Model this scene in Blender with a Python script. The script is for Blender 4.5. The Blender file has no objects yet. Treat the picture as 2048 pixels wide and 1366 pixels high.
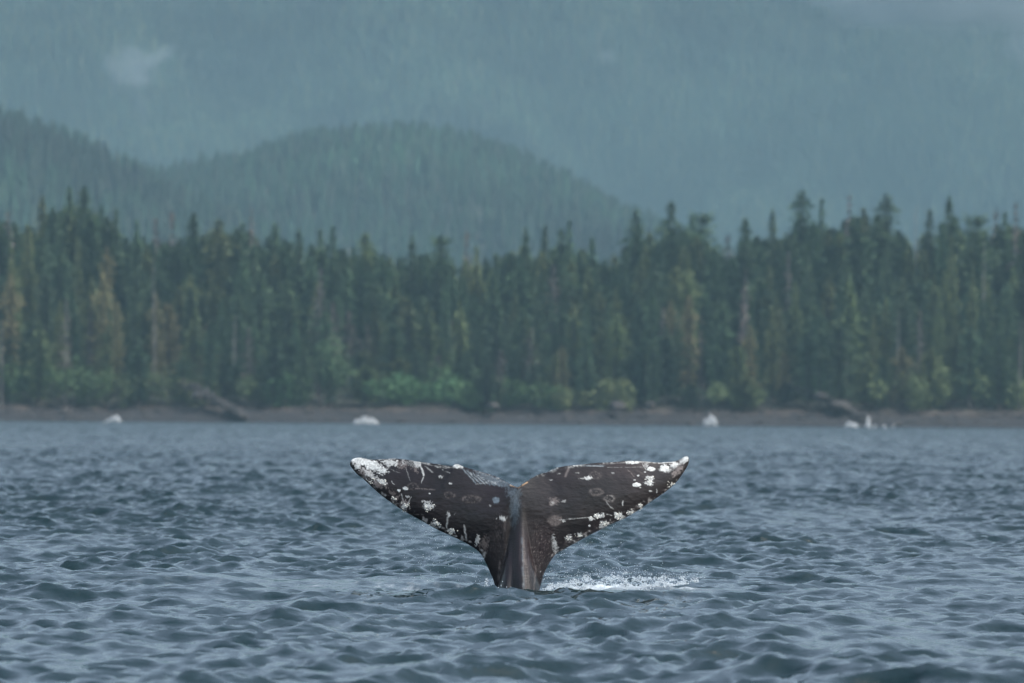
import bpy, math, random
import numpy as np
from mathutils import Vector, Matrix

R = math.radians
rng = np.random.default_rng(7)
random.seed(7)
scene = bpy.context.scene
C = scene.collection

# ------------------------------------------------------------------ camera
FPX = 2048 * 200.0 / 36.0            # focal length in photo pixels (200 mm lens)
HORIZ = 836.0                        # photo row of the true horizon at x = 1024
CAM_H = 1.5
cam_data = bpy.data.cameras.new("camera")
cam_data.lens = 200.0
cam_data.sensor_width = 36.0
cam_data.clip_start = 0.5
cam_data.clip_end = 40000.0
cam = bpy.data.objects.new("camera", cam_data)
C.objects.link(cam)
PITCH = math.atan((HORIZ - 683.0) / FPX)
ROLL = R(0.40)
cam.matrix_world = (Matrix.Translation((0, 0, CAM_H)) @ Matrix.Rotation(R(90) + PITCH, 4, 'X')
                    @ Matrix.Rotation(ROLL, 4, 'Z'))
scene.camera = cam
cam_data.dof.use_dof = True
cam_data.dof.focus_distance = 49.6
cam_data.dof.aperture_fstop = 3.7
_ROT = np.array(cam.matrix_world.to_3x3())


def ray(px, py):
    v = np.array([(px - 1024.0) / FPX, (683.0 - py) / FPX, -1.0])
    w = _ROT @ v
    return w / w[1]                  # normalised so that y advances by 1


def P(px, py, d):
    """world point seen at photo pixel (px, py) at distance y = d"""
    w = ray(px, py)
    return np.array([w[0] * d, d, CAM_H + w[2] * d])


# ------------------------------------------------------------------ world, sun, exposure
SUN_EL, SUN_AZ = R(50), R(115)
world = bpy.data.worlds.new("World")
scene.world = world
world.use_nodes = True
wn = world.node_tree.nodes
wl = world.node_tree.links
wn.clear()
sky = wn.new("ShaderNodeTexSky")
sky.sky_type = 'NISHITA'
sky.sun_disc = False
sky.sun_elevation = SUN_EL
sky.sun_rotation = SUN_AZ
sky.air_density = 1.0
sky.dust_density = 4.0
hsv = wn.new("ShaderNodeHueSaturation")
hsv.inputs["Saturation"].default_value = 0.72
hsv.inputs["Value"].default_value = 1.0
bg = wn.new("ShaderNodeBackground")
bg.inputs["Strength"].default_value = 0.15
out = wn.new("ShaderNodeOutputWorld")
wl.new(sky.outputs[0], hsv.inputs["Color"])
wl.new(hsv.outputs[0], bg.inputs["Color"])
wl.new(bg.outputs[0], out.inputs["Surface"])

sun_data = bpy.data.lights.new("sun", 'SUN')
sun_data.energy = 1.0
sun_data.angle = R(25)
sun_data.color = (1.0, 0.97, 0.93)
sun = bpy.data.objects.new("sun", sun_data)
C.objects.link(sun)
# direction towards the sun
sd = Vector((math.sin(SUN_AZ) * math.cos(SUN_EL), math.cos(SUN_AZ) * math.cos(SUN_EL), math.sin(SUN_EL)))
sun.rotation_euler = sd.to_track_quat('Z', 'Y').to_euler()
sun.location = (0, -20, 60)

scene.view_settings.view_transform = 'Standard'
scene.view_settings.look = 'None'
scene.view_settings.gamma = 1.0
scene.view_settings.use_curve_mapping = False
scene.view_settings.exposure = 1.62
scene.cycles.use_denoising = True
scene.cycles.max_bounces = 6
scene.cycles.volume_bounces = 1
scene.cycles.sample_clamp_indirect = 6.0
scene.cycles.use_adaptive_sampling = False


# ------------------------------------------------------------------ helpers
def tag(o, label=None, cat=None, group=None, kind=None):
    if label: o["label"] = label
    if cat: o["category"] = cat
    if group: o["group"] = group
    if kind: o["kind"] = kind
    return o


def np_mesh(name, verts, faces, mat=None, smooth=True):
    verts = np.asarray(verts, dtype=np.float32)
    faces = np.asarray(faces, dtype=np.int32)
    k = faces.shape[1]
    me = bpy.data.meshes.new(name)
    me.vertices.add(len(verts))
    me.vertices.foreach_set("co", verts.ravel())
    me.loops.add(faces.size)
    me.loops.foreach_set("vertex_index", faces.ravel())
    me.polygons.add(len(faces))
    me.polygons.foreach_set("loop_start", np.arange(0, faces.size, k, dtype=np.int32))
    me.polygons.foreach_set("use_smooth", np.full(len(faces), smooth, dtype=bool))
    me.update(calc_edges=True)
    if mat: me.materials.append(mat)
    return me


def link(name, me, parent=None, loc=None):
    o = bpy.data.objects.new(name, me)
    C.objects.link(o)
    if parent is not None: o.parent = parent
    if loc is not None: o.location = loc
    return o


def grid_faces(nr, nc):
    i = np.arange(nr * nc).reshape(nr, nc)
    return np.stack([i[:-1, :-1], i[:-1, 1:], i[1:, 1:], i[1:, :-1]], -1).reshape(-1, 4)


def _hash(ix, iy, seed):
    h = (ix.astype(np.int64) * 374761393 + iy.astype(np.int64) * 668265263 + seed * 982451653) & 0xffffffff
    h = ((h ^ (h >> 15)) * 2246822519) & 0xffffffff
    h = ((h ^ (h >> 13)) * 3266489917) & 0xffffffff
    h = h ^ (h >> 16)
    return (h & 0xffff) / 65535.0



def vnoise(x, y, seed=0):
    x = np.asarray(x, float); y = np.asarray(y, float)
    ix, iy = np.floor(x), np.floor(y)
    fx, fy = x - ix, y - iy
    fx = fx * fx * (3 - 2 * fx); fy = fy * fy * (3 - 2 * fy)
    a = _hash(ix, iy, seed); b = _hash(ix + 1, iy, seed)
    c = _hash(ix, iy + 1, seed); d = _hash(ix + 1, iy + 1, seed)
    return (a * (1 - fx) + b * fx) * (1 - fy) + (c * (1 - fx) + d * fx) * fy


def fbm(x, y, seed=0, octv=4):
    s, a, t = 0, 1.0, 0
    for k in range(octv):
        s = s + a * vnoise(x * 2 ** k + 17.3 * k, y * 2 ** k - 9.1 * k, seed + k); t += a; a *= .5
    return s / t


def new_mat(name):
    m = bpy.data.materials.new(name)
    m.use_nodes = True
    nt = m.node_tree
    b = nt.nodes["Principled BSDF"]
    return m, nt, b


def noise_mat(name, c1, c2, scale=1.0, rough=0.9, detail=4, rand=0.0, bump=0.0, c3=None):
    """procedural two/three-tone surface; rand = per-object brightness variation"""
    m, nt, b = new_mat(name)
    tc = nt.nodes.new("ShaderNodeTexCoord")
    n = nt.nodes.new("ShaderNodeTexNoise")
    n.inputs["Scale"].default_value = scale
    n.inputs["Detail"].default_value = detail
    nt.links.new(tc.outputs["Object"], n.inputs["Vector"])
    cr = nt.nodes.new("ShaderNodeValToRGB")
    cr.color_ramp.elements[0].position = .35; cr.color_ramp.elements[0].color = (*c1, 1)
    cr.color_ramp.elements[1].position = .65; cr.color_ramp.elements[1].color = (*c2, 1)
    if c3:
        e = cr.color_ramp.elements.new(.8); e.color = (*c3, 1)
    nt.links.new(n.outputs["Fac"], cr.inputs["Fac"])
    src = cr.outputs[0]
    if rand:
        oi = nt.nodes.new("ShaderNodeObjectInfo")
        h = nt.nodes.new("ShaderNodeHueSaturation")
        mr = nt.nodes.new("ShaderNodeMapRange")
        mr.inputs["To Min"].default_value = 1 - rand; mr.inputs["To Max"].default_value = 1 + rand
        nt.links.new(oi.outputs["Random"], mr.inputs["Value"])
        nt.links.new(mr.outputs[0], h.inputs["Value"])
        mr2 = nt.nodes.new("ShaderNodeMapRange")
        mr2.inputs["To Min"].default_value = .475; mr2.inputs["To Max"].default_value = .515
        mul = nt.nodes.new("ShaderNodeMath"); mul.operation = 'MULTIPLY'; mul.inputs[1].default_value = 7.31
        fr = nt.nodes.new("ShaderNodeMath"); fr.operation = 'FRACT'
        nt.links.new(oi.outputs["Random"], mul.inputs[0]); nt.links.new(mul.outputs[0], fr.inputs[0])
        nt.links.new(fr.outputs[0], mr2.inputs["Value"]); nt.links.new(mr2.outputs[0], h.inputs["Hue"])
        nt.links.new(src, h.inputs["Color"])
        src = h.outputs[0]
    nt.links.new(src, b.inputs["Base Color"])
    b.inputs["Roughness"].default_value = rough
    if bump:
        bp = nt.nodes.new("ShaderNodeBump"); bp.inputs["Strength"].default_value = bump
        nt.links.new(n.outputs["Fac"], bp.inputs["Height"]); nt.links.new(bp.outputs[0], b.inputs["Normal"])
    return m


def volume_mat(name, color, density, aniso=0.0):
    m = bpy.data.materials.new(name)
    m.use_nodes = True
    nt = m.node_tree
    nt.nodes.clear()
    v = nt.nodes.new("ShaderNodeVolumePrincipled")
    v.inputs["Color"].default_value = (*color, 1)
    v.inputs["Density"].default_value = density
    v.inputs["Anisotropy"].default_value = aniso
    o = nt.nodes.new("ShaderNodeOutputMaterial")
    nt.links.new(v.outputs[0], o.inputs["Volume"])
    return m


# ------------------------------------------------------------------ water
WATER_Y0 = 1352.0
fluke_base = P(1037, 1181, 49.6)
FB = (float(fluke_base[0]), 49.6)


def build_water():
    rows = list(np.linspace(-400, 20, 14)[:-1]) + list(np.linspace(20, 29, 40)[:-1])
    d = 29.0
    while d < WATER_Y0 + 40:
        rows.append(d)
        d += 0.075 if d < 85 else 0.075 * (d / 85.0) ** 1.46
    rows = np.array(rows)
    dense = np.linspace(-.102, .102, 347)
    side = .102 * 1.32 ** np.arange(1, 24)
    t = np.concatenate([-side[::-1], dense, side])
    dd = np.maximum(rows, 25.0)[:, None]
    tt = np.abs(t)[None, :]
    X = np.minimum(tt * dd, 3600 - (side[-1] - tt) * 2.0) * np.sign(t)[None, :]
    Y = np.repeat(rows[:, None], len(t), 1)
    X = X.astype(np.float32); Y = Y.astype(np.float32)
    dx = np.gradient(X, axis=1); dy = np.gradient(rows)[:, None]
    cell = np.maximum(np.abs(dx), np.abs(dy) * .6).astype(np.float32)
    # sum of trochoidal waves, short ones fading out where the sheet is too coarse for them
    N = 140
    lam = np.exp(np.linspace(math.log(.10), math.log(5.0), N) + rng.normal(0, .02, N))
    wind = R(-78)
    ang = wind + rng.normal(0, 1, N) * R(38)
    w = np.where(lam > .5, (.5 / lam) ** .68, 1.0)
    w = w * np.where(lam < .45, 1.35, 1.0)
    slope = .40 * math.sqrt(2) * w / math.sqrt(N)
    # patches of livelier and calmer water
    patch = (.35 + 1.3 * (.55 * fbm(X / 5.5, Y / 13.0, 3, 3) + .45 * fbm(X / 1.3, Y / 9.0, 4, 2))).astype(np.float32)
    # long smooth slick left behind by the whale
    sl = np.exp(-((X + 2.1) / 1.9) ** 2 - ((Y - 51.6) / 2.4) ** 2) * .62
    sl2 = np.exp(-((X - .2) / .75) ** 2 - ((Y - 49.5) / 1.3) ** 2) * .45
    patch *= (1 + .32 * np.clip((Y - 62) / 60, 0, 1)).astype(np.float32)
    sl3 = np.exp(-((X - FB[0] - .8) / 1.2) ** 2 - ((Y - 48.6) / .8) ** 2) * .45
    sharp = (patch * (1 - np.clip(sl + sl2 + sl3, 0, .8))).astype(np.float32)
    DX = np.zeros_like(X); DY = np.zeros_like(X); Z = np.zeros_like(X)
    for l, a, s in zip(lam, ang, slope):
        k = 2 * math.pi / l
        fade = np.clip((l / cell - np.where(rows > 160, .9, 1.3)[:, None]) / 1.4, 0, 1)
        rmask = fade.max(axis=1) > 0
        if not rmask.any(): continue
        r0, r1 = np.argmax(rmask), len(rmask) - np.argmax(rmask[::-1])
        kx, ky = k * math.cos(a), k * math.sin(a)
        ph = rng.uniform(0, 6.283)
        th = kx * X[r0:r1] + ky * Y[r0:r1] + ph
        A = (s / k) * fade[r0:r1]
        A = A * (sharp[r0:r1] if l < 2.2 else (.55 + .45 * sharp[r0:r1]))
        Z[r0:r1] += A * np.cos(th)
        q = .78
        sn = A * np.sin(th) * q
        DX[r0:r1] -= sn * math.cos(a); DY[r0:r1] -= sn * math.sin(a)
    # bring the level to the right height round the tail stock
    i = np.argmin(np.abs(rows - FB[1])); j = np.argmin(np.abs(X[i] - FB[0]))
    lev = Z[i, j]
    g = np.exp(-((X - FB[0]) / 1.2) ** 2 - ((Y - FB[1]) / 1.5) ** 2)
    Z += g * (-lev - .025)
    # churned ridge of water right of the tail
    rx = X - FB[0]
    ridge = np.exp(-((Y - 49.5) / .4) ** 2) * np.clip((rx - .1) / .3, 0, 1) * np.clip((1.75 - rx) / .5, 0, 1)
    bumpy = fbm(X * 9, Y * 9, 11, 3)
    Z += ridge * (.01 + .10 * bumpy)
    foam = ridge * np.clip(4.0 * fbm(X * 18, Y * 8, 12, 4) - 1.25, 0, 1) * .95
    rr_ = np.hypot((X - FB[0]) / .30, (Y - FB[1]) / .55)
    foam += np.exp(-((rr_ - 1) / .35) ** 2) * np.clip(3.2 * fbm(X * 14, Y * 7, 15, 3) - 1.5, 0, .7)
    # thin foam streaks in the slick
    st = np.exp(-((X + 1.5) / 1.5) ** 2 - ((Y - 50.6) / .8) ** 2)
    foam += st * np.clip((fbm(X * 16, Y * 5, 5, 4) - .62) * 4.0, 0, .25)
    rough = np.clip((Y - 60) / 500.0, 0, 1) ** .6
    edge = (np.abs(t) > .13)[None, :] | (rows < 24)[:, None]
    X2 = np.where(edge, X, X + DX); Y2 = np.where(edge, Y, Y + DY)
    me = np_mesh("water", np.stack([X2, Y2, Z], -1).reshape(-1, 3), grid_faces(*X.shape))
    at = me.attributes.new("foam", 'FLOAT', 'POINT')
    at.data.foreach_set("value", np.clip(foam, 0, 1).astype(np.float32).ravel())
    at2 = me.attributes.new("chop", 'FLOAT', 'POINT')
    at2.data.foreach_set("value", rough.astype(np.float32).ravel())
    o = link("water", me)
    tag(o, kind="structure")

    m, nt, b = new_mat("sea_water")
    N_ = nt.nodes; L = nt.links
    b.inputs["IOR"].default_value = 1.333
    b.inputs["Roughness"].default_value = .04
    tc = N_.new("ShaderNodeTexCoord")
    mp = N_.new("ShaderNodeMapping"); mp.inputs["Scale"].default_value = (1.0, .8, 1.0)
    L.new(tc.outputs["Object"], mp.inputs["Vector"])
    n1 = N_.new("ShaderNodeTexNoise"); n1.inputs["Scale"].default_value = 6.0
    n1.inputs["Detail"].default_value = 5; n1.inputs["Roughness"].default_value = .55
    L.new(mp.outputs[0], n1.inputs["Vector"])
    n2 = N_.new("ShaderNodeTexNoise"); n2.inputs["Scale"].default_value = 1.1
    n2.inputs["Detail"].default_value = 3
    L.new(mp.outputs[0], n2.inputs["Vector"])
    b1 = N_.new("ShaderNodeBump"); b1.inputs["Strength"].default_value = .5
    b1.inputs["Distance"].default_value = .03
    L.new(n1.outputs["Fac"], b1.inputs["Height"])
    b2 = N_.new("ShaderNodeBump"); b2.inputs["Strength"].default_value = .5
    b2.inputs["Distance"].default_value = .06
    L.new(n2.outputs["Fac"], b2.inputs["Height"]); L.new(b1.outputs[0], b2.inputs["Normal"])
    L.new(b2.outputs[0], b.inputs["Normal"])
    fa = N_.new("ShaderNodeAttribute"); fa.attribute_name = "foam"
    mix = N_.new("ShaderNodeMix"); mix.data_type = 'RGBA'
    mix.inputs["A"].default_value = (.0014, .0125, .0150, 1)
    mix.inputs["B"].default_value = (.55, .62, .66, 1)
    L.new(fa.outputs["Fac"], mix.inputs["Factor"]); L.new(mix.outputs["Result"], b.inputs["Base Color"])
    mr = N_.new("ShaderNodeMapRange"); mr.inputs["To Min"].default_value = .04; mr.inputs["To Max"].default_value = .7
    L.new(fa.outputs["Fac"], mr.inputs["Value"])
    ch = N_.new("ShaderNodeAttribute"); ch.attribute_name = "chop"
    ma = N_.new("ShaderNodeMath"); ma.operation = 'MULTIPLY_ADD'; ma.inputs[1].default_value = .42
    gp = N_.new("ShaderNodeMapping"); gp.inputs["Scale"].default_value = (.9, .045, 1)
    gn = N_.new("ShaderNodeTexNoise"); gn.inputs["Scale"].default_value = 1.0; gn.inputs["Detail"].default_value = 4
    L.new(tc.outputs["Object"], gp.inputs["Vector"]); L.new(gp.outputs[0], gn.inputs["Vector"])
    gr = N_.new("ShaderNodeMapRange"); gr.inputs["From Min"].default_value = .35; gr.inputs["From Max"].default_value = .65
    gr.inputs["To Min"].default_value = .25; gr.inputs["To Max"].default_value = 1.3
    L.new(gn.outputs["Fac"], gr.inputs["Value"])
    gm = N_.new("ShaderNodeMath"); gm.operation = 'MULTIPLY'
    L.new(ch.outputs["Fac"], gm.inputs[0]); L.new(gr.outputs[0], gm.inputs[1])
    L.new(gm.outputs[0], ma.inputs[0]); L.new(mr.outputs[0], ma.inputs[2]); L.new(ma.outputs[0], b.inputs["Roughness"])
    me.materials.append(m)
    return o


water = build_water()

# ------------------------------------------------------------------ shore land
SHORE = 1340.0


def shoreline(x):
    return SHORE + 5.0 * (fbm(np.asarray(x) / 35.0, np.zeros_like(x), 21, 3) - .5) * 2




def px_x(px, d): return (px - 1024.0) / FPX * d


def land_z(x, y):
    x = np.asarray(x, float); y = np.asarray(y, float)
    b = y - shoreline(x)
    up = 3.0 + 1.3 * (fbm(x / 22.0, x * 0 + 3, 33, 3) - .5) * 2
    z = np.where(b < 0, b * .35, np.where(b < 9, up * np.clip(b / 9, 0, 1) ** .75,
        up + 1.8 * np.clip((b - 9) / 8, 0, 1) + 13.0 * np.clip((b - 17) / 110, 0, 1) ** .9))
    z += np.clip(b, 0, 14) / 14 * (fbm(x / 3.2, y / 2.6, 8, 4) - .5) * 3.4
    return z


def build_land():
    xs = np.concatenate([np.linspace(-3500, -190, 34)[:-1], np.arange(-190, 190, 1.1), np.linspace(190, 3500, 34)])
    ys = np.concatenate([np.arange(-8, 20, .7), np.linspace(20, 150, 60), np.linspace(170, 1000, 12)])
    Xg, B = np.meshgrid(xs, ys)
    Yg = shoreline(Xg) + B
    Z = land_z(Xg, Yg)
    Z = np.where(B > 150, np.interp(B, [150, 400, 1000], [18, 6, -4]), Z)
    mt, nt, b = new_mat("shore_rock")
    N_ = nt.nodes; L = nt.links
    geo = N_.new("ShaderNodeNewGeometry")
    sep = N_.new("ShaderNodeSeparateXYZ"); L.new(geo.outputs["Position"], sep.inputs[0])
    n = N_.new("ShaderNodeTexNoise"); n.inputs["Scale"].default_value = .35; n.inputs["Detail"].default_value = 6
    L.new(geo.outputs["Position"], n.inputs["Vector"])
    ad = N_.new("ShaderNodeMath"); ad.operation = 'MULTIPLY_ADD'; ad.inputs[1].default_value = 3.2
    L.new(n.outputs["Fac"], ad.inputs[0]); L.new(sep.outputs["Z"], ad.inputs[2])
    mr = N_.new("ShaderNodeMapRange"); mr.inputs["From Min"].default_value = 0; mr.inputs["From Max"].default_value = 12
    L.new(ad.outputs[0], mr.inputs["Value"])
    cr = N_.new("ShaderNodeValToRGB")
    el = cr.color_ramp.elements
    el[0].position = .10; el[0].color = (.010, .012, .016, 1)
    el[1].position = .27; el[1].color = (.015, .0155, .017, 1)
    for p, c in ((.34, (.014, .0145, .017, 1)), (.42, (.046, .036, .029, 1)), (.50, (.05, .05, .04, 1)), (.62, (.03, .035, .025, 1))):
        e = el.new(p); e.color = c
    L.new(mr.outputs[0], cr.inputs["Fac"]); L.new(cr.outputs[0], b.inputs["Base Color"])
    b.inputs["Roughness"].default_value = .85
    bp = N_.new("ShaderNodeBump"); bp.inputs["Strength"].default_value = .8; bp.inputs["Distance"].default_value = .6
    L.new(n.outputs["Fac"], bp.inputs["Height"]); L.new(bp.outputs[0], b.inputs["Normal"])
    me = np_mesh("shore", np.stack([Xg, Yg, Z], -1).reshape(-1, 3), grid_faces(*Xg.shape), mt)
    tag(link("rocky_shore", me), kind="structure")


build_land()

# ------------------------------------------------------------------ tree meshes
mat_bark = noise_mat("bark_brown", (.05, .04, .035), (.10, .085, .07), 2.0, .95, rand=.2)
mat_grey = noise_mat("bark_grey", (.15, .145, .14), (.25, .24, .225), 2.0, .9, rand=.15)
mat_green = noise_mat("needles_dark", (.038, .080, .042), (.068, .122, .058), .35, .85, rand=.35)
mat_olive = noise_mat("needles_olive", (.085, .125, .050), (.140, .178, .070), .35, .85, rand=.3)
mat_yellow = noise_mat("needles_yellow", (.14, .135, .06), (.21, .195, .09), .5, .85, rand=.2, c3=(.13, .09, .06))
mat_bare = noise_mat("bare_twigs", (.11, .095, .085), (.18, .155, .14), .6, .9, rand=.2)
mat_leaf = noise_mat("alder_leaf", (.040, .100, .035), (.060, .135, .045), .25, .8, rand=.2)


def tube(p0, p1, r0, r1, n=7):
    p0 = np.array(p0, float); p1 = np.array(p1, float)
    ax = p1 - p0; ax /= np.linalg.norm(ax) + 1e-9
    u = np.cross(ax, [0, 0, 1.0]); 
    if np.linalg.norm(u) < 1e-3: u = np.array([1.0, 0, 0])
    u /= np.linalg.norm(u); v = np.cross(ax, u)
    a = np.linspace(0, 2 * math.pi, n, endpoint=False)
    ring = np.cos(a)[:, None] * u + np.sin(a)[:, None] * v
    V = np.concatenate([p0 + ring * r0, p1 + ring * r1])
    F = [(i, (i + 1) % n, n + (i + 1) % n, n + i) for i in range(n)]
    return V, np.array(F)


def join(parts):
    V, F, k = [], [], 0
    for v, f in parts:
        V.append(v); F.append(f + k); k += len(v)
    return np.concatenate(V), np.concatenate(F)


def trunk_mesh(name, h, r, lean, mat):
    parts = []
    pts = [(0, 0, -1.0)]
    for i in range(1, 6):
        z = h * i / 5
        pts.append((lean[0] * (i / 5) ** 2 + random.gauss(0, .06), lean[1] * (i / 5) ** 2, z))
    for i in range(5):
        ra = r * (1 - i / 5.2) + .03; rb = r * (1 - (i + 1) / 5.2) + .03
        parts.append(tube(pts[i], pts[i + 1], ra, rb))
    V, F = join(parts)
    return np_mesh(name, V, F, mat)


def crown_mesh(name, h, R0, kind, seed, mat):
    """needle sprays on whorls of drooping branches; about 1500 to 2500 small triangles"""
    r = random.Random(seed)
    V, F = [], []

    def tri(a, b, c):
        k = len(V); V.extend([a, b, c]); F.append((k, k + 1, k + 2))
    z = {'spruce': .10, 'ragged': .14, 'cedar': .16, 'thin': .30, 'flat': .35}[kind] * h
    lobes = [r.uniform(.75, 1.25) for _ in range(9)]
    while z < h * .995:
        f = z / h
        if kind == 'spruce': env = R0 * min(1, (1 - f) / .42) ** .72
        elif kind == 'ragged': env = R0 * min(1, (1 - f) / .22) ** .6 * r.choice([.5, .8, 1.0, 1.2])
        elif kind == 'cedar': env = R0 * min(1, (1 - f) / .14) ** .6 * r.choice([.75, 1.0])
        elif kind == 'thin': env = R0 * min(1, (1 - f) / .4) ** .6 * r.choice([.5, .8, 1.0])
        else: env = R0 * (.55 + .6 * math.sin(math.pi * min(1, (f - .3) / .72)))
        env *= lobes[int(f * 8.99)]
        n = r.randint(4, 7) if kind != 'thin' else r.randint(2, 4)
        a0 = r.uniform(0, 6.28)
        for i in range(n):
            a = a0 + i * 6.283 / n + r.gauss(0, .25)
            L = max(.35, env * r.uniform(.6, 1.12))
            ca, sa = math.cos(a), math.sin(a)
            droop = r.uniform(.1, .5) if kind != 'flat' else r.uniform(-.3, .1)
            m = max(2, int(L / .55))
            for j in range(m):
                q = (j + r.uniform(.3, 1)) / m
                rad = L * q
                zz = z - droop * L * q * q + .25 * L * q * (1 - f)
                s = (.34 + .34 * r.random()) * (1.15 - .5 * q) 
                side = (.5 + .5 * (1 - q)) * s * 1.25
                cx, cy = ca * rad, sa * rad
                px_, py_ = -sa * side, ca * side
                out_ = s * 1.25
                tri((cx + px_ - ca * .2, cy + py_ - sa * .2, zz - r.uniform(.05, .4) * s),
                    (cx - px_ - ca * .2, cy - py_ - sa * .2, zz - r.uniform(.05, .4) * s),
                    (cx + ca * out_, cy + sa * out_, zz + r.uniform(-.35, .25) * s))
                tri((cx - ca * s * .8, cy - sa * s * .8, zz + .12), (cx + ca * s * .8, cy + sa * s * .8, zz + .05),
                    (cx + r.gauss(0, .25), cy + r.gauss(0, .25), zz - s * r.uniform(.8, 1.5)))
        z += h * (.019 if kind != 'thin' else .03) * r.uniform(.7, 1.4)
    # leader
    for _ in range(5):
        a = r.uniform(0, 6.28)
        tri((.22 * math.cos(a), .22 * math.sin(a), h * .965), (-.22 * math.cos(a), -.22 * math.sin(a), h * .965), (0, 0, h * 1.015))
    return np_mesh(name, np.array(V), np.array(F), mat, smooth=False)


def snag_crown(name, h, seed, mat):
    r = random.Random(seed)
    parts = []
    for i in range(34):
        z = h * r.uniform(.35, .99)
        a = r.uniform(0, 6.28); L = r.uniform(.5, 2.2) * (1.15 - z / h)
        p1 = (math.cos(a) * L, math.sin(a) * L, z + r.uniform(-.4, .4))
        parts.append(tube((0, 0, z), p1, .07, .02, 4))
        for _ in range(3):
            q = r.uniform(.3, 1)
            c = (p1[0] * q, p1[1] * q, z + (p1[2] - z) * q)
            parts.append(tube(c, (c[0] + r.gauss(0, .35), c[1] + r.gauss(0, .35), c[2] + r.gauss(.1, .3)), .03, .012, 3))
    V, F = [], []
    k = 0
    for v, f in parts:
        V.append(v)
        for q in f:
            F.append((q[0] + k, q[1] + k, q[2] + k)); F.append((q[0] + k, q[2] + k, q[3] + k))
        k += len(v)
    return np_mesh(name, np.concatenate(V), np.array(F), mat, smooth=False)


def bush_mesh(name, w, h, seed, mat, n=2200, size=.38):
    r = random.Random(seed)
    lob = [(r.uniform(-.75, .75) * w / 2, r.uniform(-.4, .4) * w / 2, h * r.uniform(.25, .62), r.uniform(.28, .5)) for _ in range(9)]
    V, F = [], []
    for i in range(n):
        lx, ly, lz, lr = r.choice(lob)
        v = np.array([r.gauss(0, 1), r.gauss(0, 1), r.gauss(0, 1)]); v /= np.linalg.norm(v)
        q = r.uniform(.55, 1.0)
        c = np.array([lx + v[0] * lr * w * .5 * q, ly + v[1] * lr * w * .5 * q, lz + v[2] * lr * h * .85 * q])
        c[2] = max(.1, c[2])
        a = np.array([r.gauss(0, 1), r.gauss(0, 1), r.gauss(0, .6)]) * size * .6
        b_ = np.array([r.gauss(0, 1), r.gauss(0, 1), r.gauss(0, .6)]) * size * .6
        k = len(V); V.extend([c - a, c + b_, c + a, c - b_]); F.append((k, k + 1, k + 2, k + 3))
    return np_mesh(name, np.array(V), np.array(F), mat, smooth=False)


def stems_mesh(name, w, h, seed, mat):
    r = random.Random(seed)
    parts = []
    for i in range(6):
        a = r.uniform(0, 6.28)
        parts.append(tube((r.gauss(0, .25), r.gauss(0, .25), -.3), (math.cos(a) * w * .25, math.sin(a) * w * .2, h * .6), .09, .03, 5))
    V, F = join(parts)
    return np_mesh(name, V, F, mat)


H0 = 28.0
TREES = {}   # kind -> list of (trunk_mesh, crown_mesh)
def add_kind(key, ck, n, Rr, mat, bark, seed, tr=.34):
    TREES[key] = []
    for i in range(n):
        rr = random.Random(seed + i)
        Rk = rr.uniform(*Rr)
        TREES[key].append((trunk_mesh(key + "_trunk", H0 * .97, tr, (0, 0), bark), crown_mesh(key + "_crown", H0, Rk, ck, seed + i, mat)))
add_kind('spruce', 'spruce', 5, (3.0, 4.0), mat_green, mat_bark, 100)
add_kind('ragged', 'ragged', 4, (3.4, 4.6), mat_green, mat_bark, 200)
add_kind('cedar', 'cedar', 3, (2.6, 3.4), mat_green, mat_bark, 300)
add_kind('flat', 'flat', 2, (3.0, 3.8), mat_green, mat_bark, 400)
add_kind('olive', 'spruce', 3, (2.8, 3.8), mat_olive, mat_bark, 500)
add_kind('olive_round', 'cedar', 2, (3.0, 3.8), mat_olive, mat_bark, 540)
add_kind('yellow', 'ragged', 2, (2.6, 3.3), mat_yellow, mat_bark, 600)
add_kind('bare', 'thin', 3, (2.2, 3.0), mat_bare, mat_grey, 700, .22)
TREES['snag'] = [(trunk_mesh("snag_trunk", H0, .30, (.4, 0), mat_grey), snag_crown("snag_twigs", H0, 800 + i, mat_grey)) for i in range(2)]

tree_n = 0


def plant(name, kind, x, y, top_z, width, label, group=None, cat="tree", idx=None, base=None):
    """a tree with trunk and crown whose top reaches top_z"""
    global tree_n
    gz = float(land_z(x, y)) if base is None else base
    h = top_z - gz
    if h < 3: return None
    tr, cr = TREES[kind][(tree_n if idx is None else idx) % len(TREES[kind])]
    tree_n += 1
    root = bpy.data.objects.new(name, None)
    C.objects.link(root)
    root.empty_display_size = .5
    root.location = (x, y, gz)
    root.rotation_euler = (random.gauss(0, .012), random.gauss(0, .015), random.uniform(0, 6.28))
    s = h / H0
    root.scale = (width, width, s)
    a = bpy.data.objects.new("trunk", tr); C.objects.link(a); a.parent = root
    b = bpy.data.objects.new("crown" if kind != 'snag' else "branches", cr); C.objects.link(b); b.parent = root
    tag(root, label, cat, group)
    if kind == 'snag': b["kind"] = "stuff"
    return root


# skyline heights read off the photograph (photo px)
SKX = [-300, -100, 0, 60, 110, 160, 215, 240, 300, 350, 390, 430, 480, 540, 620, 680, 740, 800, 860, 920, 980, 1040, 1100, 1160, 1220, 1260, 1330, 1400, 1440, 1490, 1550, 1600, 1650, 1700, 1760, 1800, 1850, 1910, 1960, 2010, 2060, 2300]
SKY = [440, 430, 430, 440, 405, 400, 430, 460, 470, 480, 450, 450, 450, 470, 480, 485, 490, 505, 500, 510, 505, 485, 485, 490, 510, 460, 450, 455, 500, 465, 470, 430, 450, 425, 420, 460, 450, 425, 450, 440, 430, 430]

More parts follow.
